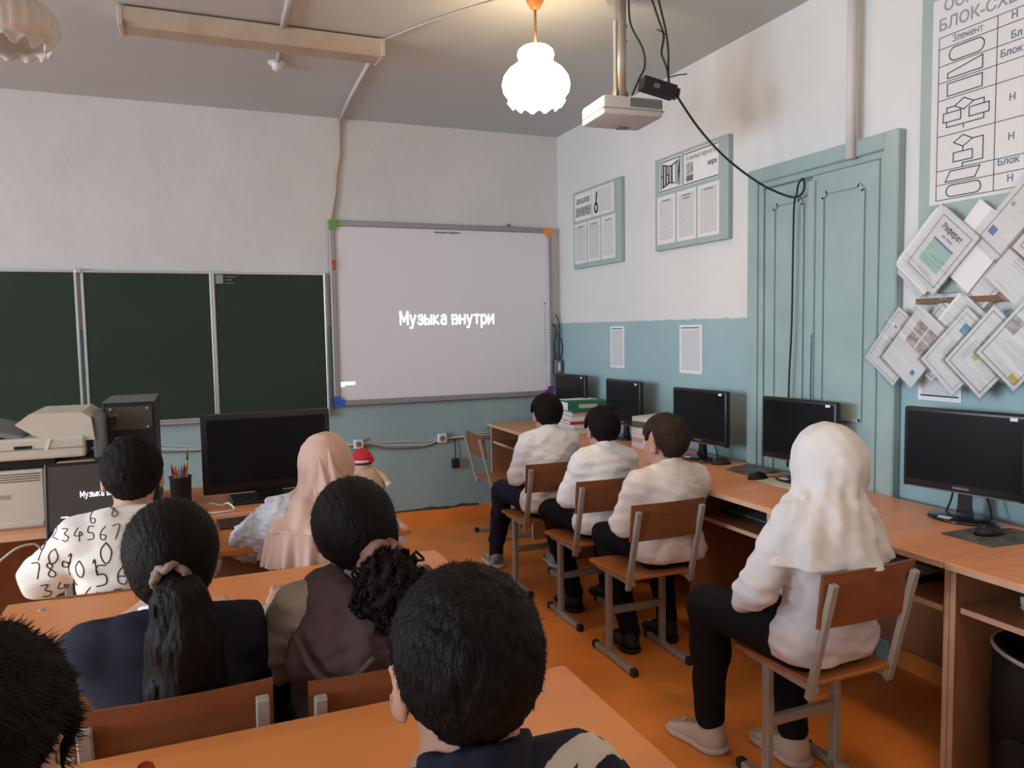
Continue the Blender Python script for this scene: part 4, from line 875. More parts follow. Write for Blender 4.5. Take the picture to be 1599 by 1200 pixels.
def television():
    t = thing('television', 'wide black television on the table in front of the chalkboard', 'television', (-2.515, -2.09, TT), math.radians(2))
    w, zb, h = .565, .04, .36
    b = obj('bezel', bx(bm_new(), -w / 2, w / 2, -.02, .025, zb, zb + h, .006, 2), M_BLACK, t); soft(b)
    obj('screen', bx(bm_new(), -w / 2 + .025, w / 2 - .022, -.0215, -.0195, zb + .045, zb + h - .025), M_SCREEN, b)
    obj('back_shell', bx(bm_new(), -w / 2 + .06, w / 2 - .06, .025, .06, zb + .05, zb + h - .06, .012, 2), M_MBLACK, b)
    obj('neck', bx(bm_new(), -.06, .06, -.005, .03, .01, zb + .05, .004), M_BLACK, t)
    obj('stand_base', bx(bm_new(), -.17, .17, -.11, .10, 0, .013, .005), M_GLOSSB, t)
television()
def laptop():
    t = thing('laptop', 'open dark laptop showing white words, in front of number-printed sitter', 'laptop', (-3.165, -2.60, TZ + .0005), math.radians(2))
    obj('base', bx(bm_new(), -.18, .18, -.12, .12, 0, .02, .005), M_MBLACK, t)
    k = bm_new()
    for r in range(5):
        for c in range(13): bx(k, -.155 + c * .024, -.155 + c * .024 + .02, -.04 + r * .024, -.04 + r * .024 + .02, .0195, .0225)
    kk = obj('keys', k, M_BLACK, t); kk['kind'] = 'stuff'
    a = math.radians(-12)
    lid = obj('lid', bx(bm_new(), -.18, .18, -.004, .006, 0, .275, .004), M_BLACK, t); lid.location = (0, .125, .018); lid.rotation_euler = (a, 0, 0)
    obj('display', bx(bm_new(), -.168, .168, -.0052, -.0035, .02, .262), mat('dim_display', (.03, .025, .022), .35, .4, emit=(.30, .22, .18), estr=.10), lid)
    gl = mat('display_white', (.8, .8, .8), .5, .3, emit=(.85, .88, 1), estr=.9)
    obj('display_text', move(stroke_text('Музыка внутри', .0155, .165, .003), (.02, -.0057, .146)), gl, lid)
    obj('display_mark', bx(bm_new(), -.130, -.105, -.0058, -.005, .066, .071), gl, lid)
    rods('cable', 'thin grey cable arching from the laptop down past the desk end', 'cable', smooth_path([(-3.345, -2.62, .745), (-3.37, -2.63, .765), (-3.43, -2.66, .75), (-3.50, -2.70, .66), (-3.52, -2.72, .4), (-3.50, -2.72, .01)]), .004, M_CABLEW, 6)
laptop()
def pens():
    t = thing('pen_cup', 'black mesh pen cup full of pens', 'cup', (-2.885, -2.235, TT))
    obj('cup', lathe(bm_new(), [(.001, .001), (.040, .001), (.043, .15), (.046, .152), (.046, .158), (.041, .158), (.038, .006), (.001, .006)], 24), M_MBLACK, t, True)
    rnd = random.Random(8)
    cols = [('dark red', (.28, .03, .03), .205), ('red', (.42, .06, .05), .20), ('purple', (.15, .09, .22), .20), ('orange', (.55, .20, .04), .215), ('yellow and green', (.55, .38, .10), .262), ('maroon', (.20, .04, .05), .20), ('cream', (.60, .45, .32), .195), ('tan', (.50, .34, .22), .188)]
    for i, (nm, c, L) in enumerate(cols):
        a = -2.9 + i * .78; x, y = .022 * math.cos(a), .020 * math.sin(a)
        p = thing('pen', nm + ' pen standing in the black pen cup', 'pen', (-2.885, -2.235, TT + .008), 0, 'pens in the cup')
        top = Vector((x * 1.55, y * 1.4, L)); bot = Vector((x * .6, y * .6, 0)); m = mat('pen_' + nm, c, .4, .4)
        obj('barrel', tube(bm_new(), [bot, bot.lerp(top, .82)], .0048, 8), m, p, True)
        obj('tip', tube(bm_new(), [bot.lerp(top, .82), bot.lerp(top, .93), top], .0048, 8, True, [.0048, .0040, .0012]), mat('pen_tip_green', (.06, .12, .05), .4, .4) if L > .25 else m, p, True)
pens()
def doll():
    t = thing('doll', 'small beige doll in a red cap with white band on the table end', 'doll', (-2.075, -2.12, TT), math.radians(-12))
    bm = bm_new(); lathe(bm, [(.001, 0), (.085, 0), (.09, .02), (.078, .06), (.055, .09), (.045, .108), (.001, .11)], 24)
    for v in bm.verts: v.co.x *= 1.08; v.co.y *= .8
    obj('body', bm, mat('beige_cloth', (.56, .40, .29), .8, .1, var=.15, vscale=20), t, True)
    bm = bm_new(); bmesh.ops.create_uvsphere(bm, u_segments=20, v_segments=14, radius=.043); obj('head', move(bm, (-.012, 0, .118)), mat('beige_face', (.58, .42, .32), .7, .2), t, True)
    obj('hair_band', lathe(bm_new(), [(.043, -.006), (.047, -.004), (.047, .002), (.043, .004)], 20, (-.012, 0, .131)), mat('dark_hair_band', (.07, .05, .045), .8, .1), t, True)
    obj('cap_band', lathe(bm_new(), [(.044, -.001), (.051, .0), (.052, .010), (.045, .013)], 24, (-.012, 0, .138)), mat('white_felt', (.66, .64, .63), .9, .1), t, True)
    bm = bm_new(); lathe(bm, [(.050, .010), (.051, .02), (.046, .036), (.032, .05), (.014, .062), (.002, .068)], 24, (-.012, 0, .138))
    for v in bm.verts:
        if v.co.x > .015 and v.co.z < .165: v.co.z -= .012; v.co.x += .007
    obj('cap', bm, mat('red_felt', (.55, .035, .05), .85, .1), t, True)
    for s in (-1, 1):
        bm = bm_new(); tube(bm, smooth_path([(s * .045, 0, .09), (s * .085, -.02, .065), (s * .105, -.03, .035)]), .014, 10, True); obj('arm', bm, MATS['beige_cloth'], t, True)
        bm = bm_new(); bmesh.ops.create_uvsphere(bm, u_segments=12, v_segments=8, radius=.016); obj('mitten', move(bm, (s * .108, -.032, .03)), MATS['white_felt'], t, True)
        bm = bm_new(); bmesh.ops.create_uvsphere(bm, u_segments=8, v_segments=6, radius=.004); obj('eye', move(bm, (-.012 + s * .014, .040, .122)), M_BLACK, t, True)
doll()
rods('cable', 'tangled white cable on the table beside the pen cup', 'cable', smooth_path([(-2.80, -2.20, TT + .01), (-2.77, -2.24, TT + .03), (-2.73, -2.22, TT + .012), (-2.70, -2.27, TT + .03), (-2.68, -2.31, TT + .008), (-2.74, -2.33, TT + .006), (-2.82, -2.32, TT + .006)]), .004, M_WHITEP, 6)
rods('cable', 'thin black cable on the front student desk by the ruffled sleeve', 'cable', smooth_path([(-2.62, -2.62, TZ + .003), (-2.58, -2.60, TZ + .003), (-2.50, -2.58, TZ + .003), (-2.40, -2.50, TZ + .003), (-2.33, -2.42, TZ + .004)]), .0028, M_CABLE, 6)
tag(obj('cardboard_folder', box(bm_new(), (-2.60, -2.50, TZ + .0055), (.30, .16, .010), (0, 0, .05), .002), mat('dark_folder', (.06, .035, .025), .6, .3)), 'dark flat folder lying on the front student desk', 'folder')
# ------------------------------------------------------------------ people: distance fields meshed as one continuous skin
f32 = np.float32
def V3(*a): return np.array(a, f32)
class Field:
    """list of blended solids; ops are (function, blend, sign)"""
    def __init__(s): s.ops = []
    def add(s, fn, k=.02): s.ops.append((fn, k, 1)); return s
    def sub(s, fn, k=.006): s.ops.append((fn, k, -1)); return s
    def cut(s, fn): s.ops.append((fn, 0, 2)); return s
    def warp(s, fn): s.ops.append((fn, 0, 3)); return s
    def cone(s, a, b, r1, r2, k=.02):
        a = np.asarray(a, f32); b = np.asarray(b, f32); ab = b - a; L = float(ab @ ab) + 1e-9
        def fn(P):
            q = P - a; t = np.clip(q @ ab / L, 0, 1); q = q - t[:, None] * ab
            return np.sqrt((q * q).sum(1)) - (r1 + t * (r2 - r1))
        return s.add(fn, k)
    def ell(s, c, r, R=None, k=.02, sub=False):
        c = np.asarray(c, f32); r = np.asarray(r, f32); Rt = None if R is None else np.asarray(R, f32)
        def fn(P):
            q = P - c
            if Rt is not None: q = q @ Rt
            k0 = np.sqrt(((q / r) ** 2).sum(1)); k1 = np.sqrt(((q / (r * r)) ** 2).sum(1)) + 1e-6
            return k0 * (k0 - 1) / k1
        return s.sub(fn, k) if sub else s.add(fn, k)
    def plane(s, p, n):
        p = np.asarray(p, f32); n = np.asarray(n, f32); n = n / np.linalg.norm(n)
        return s.cut(lambda P: (P - p) @ n)
    def __call__(s, P):
        d = None
        for fn, k, sg in s.ops:
            if sg == 3: d = d + fn(P); continue
            e = fn(P)
            if d is None: d = e
            elif sg == 1:
                h = np.clip(.5 + .5 * (e - d) / k, 0, 1); d = e * (1 - h) + d * h - k * h * (1 - h)
            elif sg == -1:
                e = -e; h = np.clip(.5 - .5 * (e - d) / k, 0, 1); d = e * (1 - h) + d * h + k * h * (1 - h)
            else: d = np.maximum(d, e)
        return d.astype(f32)
def mesh_field(F, lo, hi, h, name):
    lo = np.asarray(lo, f32); hi = np.asarray(hi, f32); B = 8
    nb = np.ceil((hi - lo) / (h * B)).astype(int); n = nb * B
    g = np.stack(np.meshgrid(*[np.arange(k) for k in nb], indexing='ij'), -1).reshape(-1, 3)
    cen = lo + (g * B + (B - 1) / 2.0) * h
    cv = np.concatenate([F(cen[i:i + 8192].astype(f32)) for i in range(0, len(cen), 8192)])
    act = np.abs(cv) < B * h * .87 * 1.5 + .012
    V = np.repeat(np.repeat(np.repeat(cv.reshape(nb), B, 0), B, 1), B, 2).astype(f32)
    off = np.stack(np.meshgrid(*[np.arange(B)] * 3, indexing='ij'), -1).reshape(-1, 3)
    ga = g[act]
    for i in range(0, len(ga), 16):
        idx = (ga[i:i + 16, None, :] * B + off[None]).reshape(-1, 3)
        V[idx[:, 0], idx[:, 1], idx[:, 2]] = F((lo + idx * f32(h)).astype(f32))
    V[0], V[-1], V[:, 0], V[:, -1], V[:, :, 0], V[:, :, -1] = [np.maximum(x, 1e-3) for x in (V[0], V[-1], V[:, 0], V[:, -1], V[:, :, 0], V[:, :, -1])]
    Sg = V < 0
    cor = [(i, j, k) for i in (0, 1) for j in (0, 1) for k in (0, 1)]
    sh = tuple(x - 1 for x in V.shape)
    cnt = np.zeros(sh, np.uint8)
    for i, j, k in cor: cnt += Sg[i:i + sh[0], j:j + sh[1], k:k + sh[2]]
    cells = np.argwhere((cnt > 0) & (cnt < 8))
    vals = np.stack([V[cells[:, 0] + i, cells[:, 1] + j, cells[:, 2] + k] for i, j, k in cor], 1)
    acc = np.zeros((len(cells), 3)); num = np.zeros(len(cells))
    for a in range(8):
        for b in range(a + 1, 8):
            dif = [cor[b][q] - cor[a][q] for q in range(3)]
            if sum(map(abs, dif)) != 1: continue
            va, vb = vals[:, a], vals[:, b]; m = (va < 0) != (vb < 0)
            t = np.where(m, va / np.where(m, va - vb, 1), 0)
            p = np.array(cor[a])[None] + t[:, None] * np.array(dif)[None]
            acc += np.where(m[:, None], p, 0); num += m
    verts = lo + (cells + acc / num[:, None]) * h
    ind = np.full(sh, -1, np.int32); ind[cells[:, 0], cells[:, 1], cells[:, 2]] = np.arange(len(cells))
    quads = []
    for ax in range(3):
        sl0 = [slice(None)] * 3; sl1 = [slice(None)] * 3; sl0[ax] = slice(0, -1); sl1[ax] = slice(1, None)
        s0, s1 = Sg[tuple(sl0)], Sg[tuple(sl1)]
        e = np.argwhere(s0 != s1); u, v = [(1, 2), (2, 0), (0, 1)][ax]
        e = e[(e[:, u] > 0) & (e[:, v] > 0)]
        fl = s0[e[:, 0], e[:, 1], e[:, 2]]
        def cell(du, dv):
            c = e.copy(); c[:, u] -= du; c[:, v] -= dv
            c = np.minimum(c, np.array(sh) - 1); return ind[c[:, 0], c[:, 1], c[:, 2]]
        q = np.stack([cell(1, 1), cell(0, 1), cell(0, 0), cell(1, 0)], 1)
        q[~fl] = q[~fl][:, ::-1]; quads.append(q)
    Q = np.concatenate(quads); Q = Q[(Q >= 0).all(1)]
    me = bpy.data.meshes.new(name)
    me.vertices.add(len(verts)); me.vertices.foreach_set('co', verts.astype(f32).ravel())
    me.loops.add(Q.size); me.loops.foreach_set('vertex_index', Q.astype(np.int32).ravel())
    me.polygons.add(len(Q)); me.polygons.foreach_set('loop_start', (np.arange(len(Q)) * 4).astype(np.int32))
    me.update(calc_edges=True); me.validate(); me.shade_smooth()
    return me
def wave(seed, amp, lam, aniso=(1, 1, 1)):
    r = np.random.default_rng(seed); K = r.normal(size=(7, 3)); K /= np.linalg.norm(K, axis=1)[:, None]
    K = (K * np.asarray(aniso) * (2 * PI / lam) * r.uniform(.6, 1.7, (7, 1))).astype(f32); ph = r.uniform(0, 6.28, 7).astype(f32)
    return lambda P: amp * np.sin(P @ K.T + ph).sum(1) / 3.2
def rotm(rx, ry, rz): return np.array(Euler((rx, ry, rz)).to_matrix())
def ik(S_, W_, l1, l2, pole):
    S_, W_, pole = Vector(S_), Vector(W_), Vector(pole); d = W_ - S_; L = min(d.length, (l1 + l2) * .995); n = d.normalized()
    W_ = S_ + n * L
    a = (l1 * l1 - l2 * l2 + L * L) / (2 * L); hh = math.sqrt(max(l1 * l1 - a * a, 0))
    p = (pole - n * pole.dot(n)).normalized()
    return S_ + n * a + p * hh, W_

SKIN = mat('skin', (.50, .27, .19), .55, .3, var=.06, vscale=20)
HAIRD = mat('dark_brown_hair', (.008, .0045, .0035), .6, .14, var=.35, vscale=5, bump=.45, bscale=55, stretch=(3, 3, .8))
HAIRB = mat('brown_cropped_hair', (.040, .022, .015), .7, .12, var=.3, vscale=14, bump=.5, bscale=150)
HAIRK = mat('near_black_hair', (.009, .006, .005), .7, .12, var=.3, vscale=14, bump=.5, bscale=150)
EYEW = mat('eye_white', (.6, .58, .55), .3, .4)

class Person:
    def __init__(s, label, x, y, rz=0, top=1.10, seat=.43, hs=1.0, sw=.135, lean=0.0, head=(0, 0, 0), headoff=(0, 0), hands=None, poles=None, knees=None, feet=None, girth=1.0, hmesh=.0065, ear=1.0):
        s.ear = ear
        s.t = thing('person', label, 'person', (x, y, 0), rz); s.hm = hmesh; s.hs = hs; s.seat = seat; s.girth = girth
        s.HR = rotm(*head); s.hz = seat + .078
        nb = top - .222 * hs; s.y = lambda z: lean * (z - s.hz)
        s.nb = V3(0, s.y(nb), nb); s.hc = V3(headoff[0], s.y(top - .1) + .02 + headoff[1], top - .105 * hs + (headoff[2] if len(headoff) > 2 else 0))
        zs = nb - .045; s.sh = [V3(k * sw, s.y(zs), zs) for k in (-1, 1)]; s.sw = sw
        s.hip = [V3(k * .075, .0, s.hz) for k in (-1, 1)]
        knees = knees or [(-.11, .36, seat + .07), (.11, .36, seat + .07)]
        feet = feet or [(-.11, .40, .0), (.11, .40, .0)]
        s.kn = [V3(*q) for q in knees]; s.ft = [V3(*q) for q in feet]
        hands = hands or [(-.07, .27, seat + .16), (.07, .27, seat + .16)]
        poles = poles or [(-.6, -.5, -.4), (.6, -.5, -.4)]
        s.el = []; s.wr = []
        ua, fa = .215 * (1 + (top - 1.1)), .20 * (1 + (top - 1.1))
        for i in (0, 1):
            e, w = ik(s.sh[i], hands[i], ua, fa, poles[i]); s.el.append(V3(*e)); s.wr.append(V3(*w))
    def H(s, *p): return s.hc + s.HR @ (np.array(p) * s.hs)
    def headfield(s, F, infl=0.0, face=True, ears=True):
        hs = s.hs; R = s.HR; i = infl; es = s.ear; eo = (es - 1) * .02
        F.ell(s.H(0, -.008, .022), np.array((.073, .092, .083)) * hs + i, R, .02)
        F.ell(s.H(0, .022, -.042), np.array((.056, .062, .062)) * hs + i, R, .03)
        if face:
            F.ell(s.H(0, .066, -.086), np.array((.024, .018, .018)) * hs, R, .02)
            F.ell(s.H(0, .072, .012), np.array((.05, .018, .012)) * hs, R, .02)
            F.cone(s.H(0, .082, .0), s.H(0, .099, -.030), .007 * hs, .011 * hs, .012)
            for k in (-1, 1): F.ell(s.H(k * .013, .088, -.033), np.array((.008, .009, .007)) * hs, R, .008)
            for k in (-1, 1): F.ell(s.H(k * .031, .092, -.003), np.array((.017, .014, .010)) * hs, R, .012, True)
            F.ell(s.H(0, .083, -.058), np.array((.023, .008, .0045)) * hs, R, .005); F.ell(s.H(0, .082, -.067), np.array((.02, .008, .005)) * hs, R, .005)
        if ears:
            for k in (-1, 1):
                Re = R @ rotm(math.radians(-12), 0, k * math.radians(-22))
                F.ell(s.H(k * (.081 + eo), -.008, -.008), np.array((.008, .019 * es, .032 * es)) * hs, Re, .006)
                F.ell(s.H(k * .077, .0, -.030), np.array((.006, .008, .010)) * hs, Re, .008)
                F.ell(s.H(k * (.090 + eo), .001, -.004), np.array((.007, .011, .020)) * hs, Re, .005, True)
    def torso(s, F, i=0.0):
        g = s.girth; y = s.y; z0, z1 = s.hz, s.nb[2]; m = lambda t: z0 + (z1 - z0) * t
        F.cone(s.hip[0], s.hip[1], .074 * g + i, .074 * g + i, .03)
        F.ell((0, y(m(.3)) - .01, m(.25)), (.115 * g + i, .088 * g + i, .13 + i), None, .05)
        F.ell((0, y(m(.65)) - .012, m(.62)), (.13 * g + i, .092 * g + i, .16 + i), None, .05)
        F.cone(s.sh[0] + V3(.012, 0, -.005), s.sh[1] + V3(-.012, 0, -.005), .048 + i, .048 + i, .05)
        F.cone(s.nb + V3(-.05, -.012, -.02), s.nb + V3(.05, -.012, -.02), .045 + i, .045 + i, .05)
    def arms(s, F, i=0.0, upto=1.0, sides=(0, 1), k=.03, bulk=0.0):
        for j in sides:
            F.cone(s.sh[j], s.el[j], .047 + i + bulk, .037 + i + bulk, k)
            w = s.el[j] + (s.wr[j] - s.el[j]) * upto
            F.cone(s.el[j], w, .037 + i + bulk, .026 + (1 - upto) * .01 + i, .02)
    def hands_(s, F):
        for j in (0, 1):
            d = s.wr[j] - s.el[j]; d = d / np.linalg.norm(d); side = V3(1 if j == 0 else -1, 0, 0)   # towards the thumb
            d = d + V3(0, .15, -.12); d /= np.linalg.norm(d)
            side = side - d * (side @ d); side /= np.linalg.norm(side); up = np.cross(side, d) * (1 if j == 0 else -1)
            if up[2] < 0: up = -up
            p = s.wr[j] + d * .045; R = np.stack([side, d, up], 1)
            F.ell(p, (.032, .045, .014), R, .012)
            for q, (o, L) in enumerate(((.024, .058), (.008, .066), (-.008, .062), (-.023, .048))):
                a = p + d * .034 + side * o; b = a + (d * .93 - up * .25) * L * .52; c = b + (d * .72 - up * .7) * L * .5
                F.cone(a, b, .0082, .0076, .004); F.cone(b, c, .0076, .0066, .003)
            a = p - d * .018 + side * .024; b = a + (side * .75 + d * .6) * .032; c = b + (side * .25 + d * .85 - up * .3) * .027
            F.cone(a, b, .0105, .009, .006); F.cone(b, c, .009, .0072, .003)
    def legs(s, F, i=0.0, zcut=.09):
        for j in (0, 1):
            an = s.ft[j] + V3(0, -.03, zcut)
            F.cone(s.hip[j], s.kn[j], .070 * s.girth + i, .054 + i, .04)
            mid = s.kn[j] * .62 + an * .38 + V3(0, -.012, 0)
            F.cone(s.kn[j], mid, .052 + i, .050 + i, .02); F.cone(mid, an, .050 + i, .034 + i, .02)
    def foot(s, F, j):
        F.cone(s.ft[j] + V3(0, -.03, .09), s.ft[j] + V3(0, -.03, .05), .034, .034, .02); F.cone(s.ft[j] + V3(0, -.04, .036), s.ft[j] + V3(0, .10, .030), .032, .026, .02)
    def bounds(s):
        P = np.array([s.hc + V3(0, 0, .12), s.hc + V3(.13, .13, -.1), s.hc - V3(.13, .13, 0)] + s.sh + s.el + s.wr + s.kn + s.ft + s.hip)
        lo, hi = P.min(0) - .13, P.max(0) + .15; lo[2] = max(lo[2], -.005); return lo, hi
    def body(s):
        F = Field(); s.headfield(F)
        F.cone(s.nb + V3(0, -.008, -.03), s.H(0, -.012, -.06), .050 * s.hs, .046 * s.hs, .03)
        s.torso(F); s.arms(F); s.hands_(F); s.legs(F)
        for j in (0, 1): s.foot(F, j)
        lo, hi = s.bounds()
        b = obj('body', mesh_field(F, lo, hi, s.hm, 'body'), SKIN, s.t)
        for k in (-1, 1):
            bm = bm_new(); bmesh.ops.create_uvsphere(bm, u_segments=14, v_segments=10, radius=.0125 * s.hs)
            obj('eye', move(bm, Vector(s.H(k * .031, .074, -.003))), EYEW, s.t, True)
            bm = bm_new(); bmesh.ops.create_uvsphere(bm, u_segments=10, v_segments=8, radius=.0062 * s.hs)
            obj('iris', move(bm, Vector(s.H(k * .031, .0815, -.003))), M_BLACK, s.t, True)
        return s
    def trousers(s, m, i=.012, ank=.10, seed=1):
        F = Field(); F.cone(s.hip[0], s.hip[1], .070 * s.girth + i, .070 * s.girth + i, .03)
        F.ell((0, -.005, s.hz + .05), (.108 * s.girth + i, .080 * s.girth + i, .085), None, .04)
        s.legs(F, i, ank); F.warp(wave(seed, .0045, .11, (1, .6, 1))); F.cut(lambda P: (P[:, 2] - s.hz - .03 - np.maximum(P[:, 1] - .05, 0) * 2.5).astype(f32))
        lo, hi = s.bounds(); lo[2] = .02; hi[2] = s.hz + .14
        return obj('trousers', mesh_field(F, lo, hi, .0075, 'trousers'), m, s.t)
    def shoes(s, up, sole, sock=None, yaw=(0, 0), w=1.0):
        for j in (0, 1):
            e = bpy.data.objects.new('shoe', None); bpy.data.objects.remove(e)
            f = s.ft[j]; R = rotm(0, 0, yaw[j]); T = lambda *p: f + R @ np.array(p)
            F = Field(); F.ell(T(0, -.035, .045), (.040 * w, .052, .046), R, .02); F.cone(T(0, -.02, .05), T(0, .095, .034), .040 * w, .032 * w, .03); F.ell(T(0, .105, .030), (.038 * w, .045, .028), R, .02)
            F.cone(T(0, -.035, .07), T(0, -.035, .088), .040 * w, .039 * w, .015); F.plane((0, 0, .018), (0, 0, -1)); F.plane(T(0, -.03, .092), (0, .35, 1))
            sh = obj('shoe', mesh_field(F, f - V3(.19, .19, .0), f + V3(.19, .21, .12), .005, 'shoe'), up, s.t)
            G = Field(); G.ell(T(0, -.038, .018), (.047 * w, .06, .03), R, .02); G.cone(T(0, -.03, .018), T(0, .10, .018), .042 * w, .040 * w, .03); G.ell(T(0, .11, .018), (.043 * w, .05, .025), R, .02); G.plane((0, 0, .024), (0, 0, 1)); G.plane((0, 0, .001), (0, 0, -1))
            obj('sole', mesh_field(G, f - V3(.19, .19, .01), f + V3(.19, .21, .05), .005, 'sole'), sole, sh)
            bm = bm_new()
            for q in range(4):
                z = .083 - q * .0095; yy = .012 + q * .022; a, b = T(-.026, yy, z - .006), T(.026, yy + .006, z - .006); c = T(0, yy + .003, z + .005)
                tube(bm, smooth_path([a, c, b], 4), .0035, 6)
            obj('laces', bm, sole, sh)
            if sock:
                bm = bm_new(); tube(bm, [Vector(f + V3(0, -.032, .085)), Vector(f + V3(0, -.03, .145))], .04, 16, True, [.037, .040]); obj('sock', bm, sock, s.t, True)
    def shirt(s, m, i=.012, hem=None, neck=.035, seed=2, amp=.004, lam=.09, upto=.97, bulk=.004, name='shirt', extra=None, h=.0075, colr=True):
        F = Field(); s.torso(F, i); F.cone(s.hip[0], s.hip[1], .093 * s.girth + i * .6, .093 * s.girth + i * .6, .03); s.arms(F, i * .75, upto, bulk=bulk)
        if extra: extra(F)
        F.warp(wave(seed, amp, lam, (.7, .7, 1.5))); F.warp(wave(seed + 9, amp * .3, lam * .5, (.6, .6, 1.6)))
        hem = s.seat + .03 if hem is None else hem
        # hem only trims the trunk, never the sleeves
        el = [(s.el[j], s.wr[j]) for j in (0, 1)]
        def trim(P):
            d = hem - P[:, 2]
            near = np.full(len(P), 9., f32)
            for a, b in el:
                ab = b - a; q = P - a; t = np.clip(q @ ab / float(ab @ ab), 0, 1); near = np.minimum(near, np.linalg.norm(q - t[:, None] * ab, axis=1) - (.043 - .010 * t + i * .75 + bulk * (1 - t)))
            return np.where(near < 0, np.minimum(d, near), d).astype(f32)
        F.cut(trim)
        c = s.nb + V3(0, .0, .005)
        if colr: F.cone(s.nb + V3(0, -.012, -.03), s.nb + V3(0, -.006, neck), .062, .054, .02)
        F.plane(s.nb + V3(0, -.01, neck), (0, .55, 1))
        lo, hi = s.bounds(); hi[2] = s.nb[2] + .12; lo[2] = min(hem, min(w[2] for w in s.wr), min(e[2] for e in s.el)) - .1
        return obj(name, mesh_field(F, lo, hi, h, name), m, s.t)
    def short_hair(s, m, th=.011, base=-.012, slope=.80, seed=3, amp=.0022, h=.005, top=.006, side=0):
        F = Field(); s.headfield(F, th, False, False)
        F.ell(s.H(0, -.01, .034), np.array((.073, .092, .083)) * s.hs + th * .75 + top * .5, s.HR, .03)
        Ri = s.HR.T; hc = s.hc; hs = s.hs
        def region(P):
            q = (P - hc) @ s.HR / hs
            line = base + slope * q[:, 1] + .075 * np.exp(-((q[:, 1] + .004) / .030) ** 2) * (np.abs(q[:, 0]) > .05) - .02 * np.exp(-((q[:, 1] - .032) / .010) ** 2) * (np.abs(q[:, 0]) > .05)
            line = np.maximum(line, -.088 + .0 * q[:, 0])
            return ((line - q[:, 2]) * hs * .8).astype(f32)
        F.cut(region); F.warp(wave(seed, amp, .022, (1, 1, .5))); F.warp(wave(seed + 1, amp * .5, .009))
        o = obj('hair', mesh_field(F, s.hc - .16 * s.hs, s.hc + .17 * s.hs, h, 'hair'), m, s.t)
        return o
    def strands(s, hair, m, n, L, w, out=.35, down=1.0, seed=1, zmin=-9, swirl=0.0):
        """loose hairs over the hair mass, one mesh"""
        me = hair.data; nv = len(me.vertices); co = np.empty(nv * 3, f32); no = np.empty(nv * 3, f32)
        me.vertices.foreach_get('co', co); me.vertices.foreach_get('normal', no); co = co.reshape(-1, 3); no = no.reshape(-1, 3)
        r = np.random.default_rng(seed); pick = r.integers(0, nv, n); P = co[pick] + r.normal(size=(n, 3)) * .002; N = no[pick]
        q = (P - s.hc) @ s.HR
        ok = (q[:, 2] > zmin) & (N[:, 2] > -.30); P, N, q = P[ok], N[ok], q[ok]; n = len(P)
        crown = s.H(0, -.06, .095); away = P - crown; flow = away - N * (away * N).sum(1)[:, None]; flow /= np.linalg.norm(flow, axis=1)[:, None] + 1e-6
        flow = flow * down + N * out + r.normal(size=(n, 3)) * .07; flow += np.cross(N, flow) * swirl; flow /= np.linalg.norm(flow, axis=1)[:, None]
        side = np.cross(flow, N); side /= np.linalg.norm(side, axis=1)[:, None] + 1e-6
        ln = L * r.uniform(.55, 1.25, n)[:, None]; base = P - N * .002
        A, B_ = base - side * w, base + side * w; mid = base + flow * ln * .55 + N * w; Cc, D = mid - side * w * .8, mid + side * w * .8
        E_ = base + flow * ln - N * ln * .12
        vs = np.stack([A, B_, D, Cc, E_], 1).reshape(-1, 3)
        k = np.arange(n) * 5; fq = np.stack([k, k + 1, k + 2, k + 3], 1).tolist(); ft = np.stack([k + 3, k + 2, k + 4], 1).tolist()
        me2 = bpy.data.meshes.new('hair_strands'); me2.from_pydata(vs.tolist(), [], fq + ft)
        o = obj('hair_strands', me2, m, s.t, True); o['kind'] = 'stuff'; return o
    def finish(s, off=None): return s.t

def cloth(name, col, rough=.85, var=.06, col2=None): return mat(name, col, rough, .15, var=var, vscale=10, bump=.12, bscale=320, col2=col2)
WSHIRT = cloth('white_cotton', (.84, .80, .79)); CSHIRT = cloth('cream_cotton', (.82, .71, .65)); NAVY = cloth('navy_cloth', (.018, .019, .042)); BLACKC = cloth('black_cloth', (.010, .009, .010))
WSOLE = mat('white_rubber', (.62, .60, .58), .6, .3); BSHOE = mat('black_shoe', (.014, .013, .013), .45, .35); BWSHOE = mat('black_white_shoe', (.55, .53, .52), .5, .3, var=.9, vscale=28, col2=(.03, .03, .03)); GSHOE = mat('pale_shoe', (.56, .43, .34), .55, .3, var=.08)

# -- the three white-shirted sitters
def boy(label, x, y, top, sm, tm, shoe, sole, hairm, hs, feet, knees, sock=None, hz=0, seed=1, hair=None, headoff=(0, 0), lean=.04, head=(0, 0, 0), girth=1.0, sw=.135, upsock=None):
    p = Person(label, x, y, 0, top, .43, hs, sw, lean, head, headoff, None, None, knees, feet, girth)
    p.body(); p.trousers(tm, seed=seed); p.shoes(shoe, sole, sock); p.shirt(sm, .019, seed=seed + 4, neck=.045, amp=.0048, lam=.085, hem=.462)
    F = Field(); F.cone(p.nb + V3(0, -.014, .0), p.nb + V3(0, -.004, .052), .062, .056, .01); F.plane(p.nb + V3(0, 0, .048), (0, .5, 1)); F.plane(p.nb + V3(0, 0, -.005), (0, -.4, -1))
    obj('collar', mesh_field(F, p.nb - .12, p.nb + .13, .005, 'collar'), sm, p.t)
    h = p.short_hair(hairm, seed=seed + 20, **(hair or {})); p.strands(h, hairm, 5000, .009, .0006, .16, seed=seed)
    return p
boy('person in white shirt and navy trousers with black-and-white sneakers, seated by the binder pile', -.945, -1.80, 1.105, WSHIRT, NAVY, BWSHOE, WSOLE, HAIRK, .98,
    [(-.155, .52, 0), (.20, .36, 0)], [(-.13, .42, .50), (.16, .36, .50)], mat('blue_sock', (.05, .08, .16), .8, .1), seed=1, sw=.128)
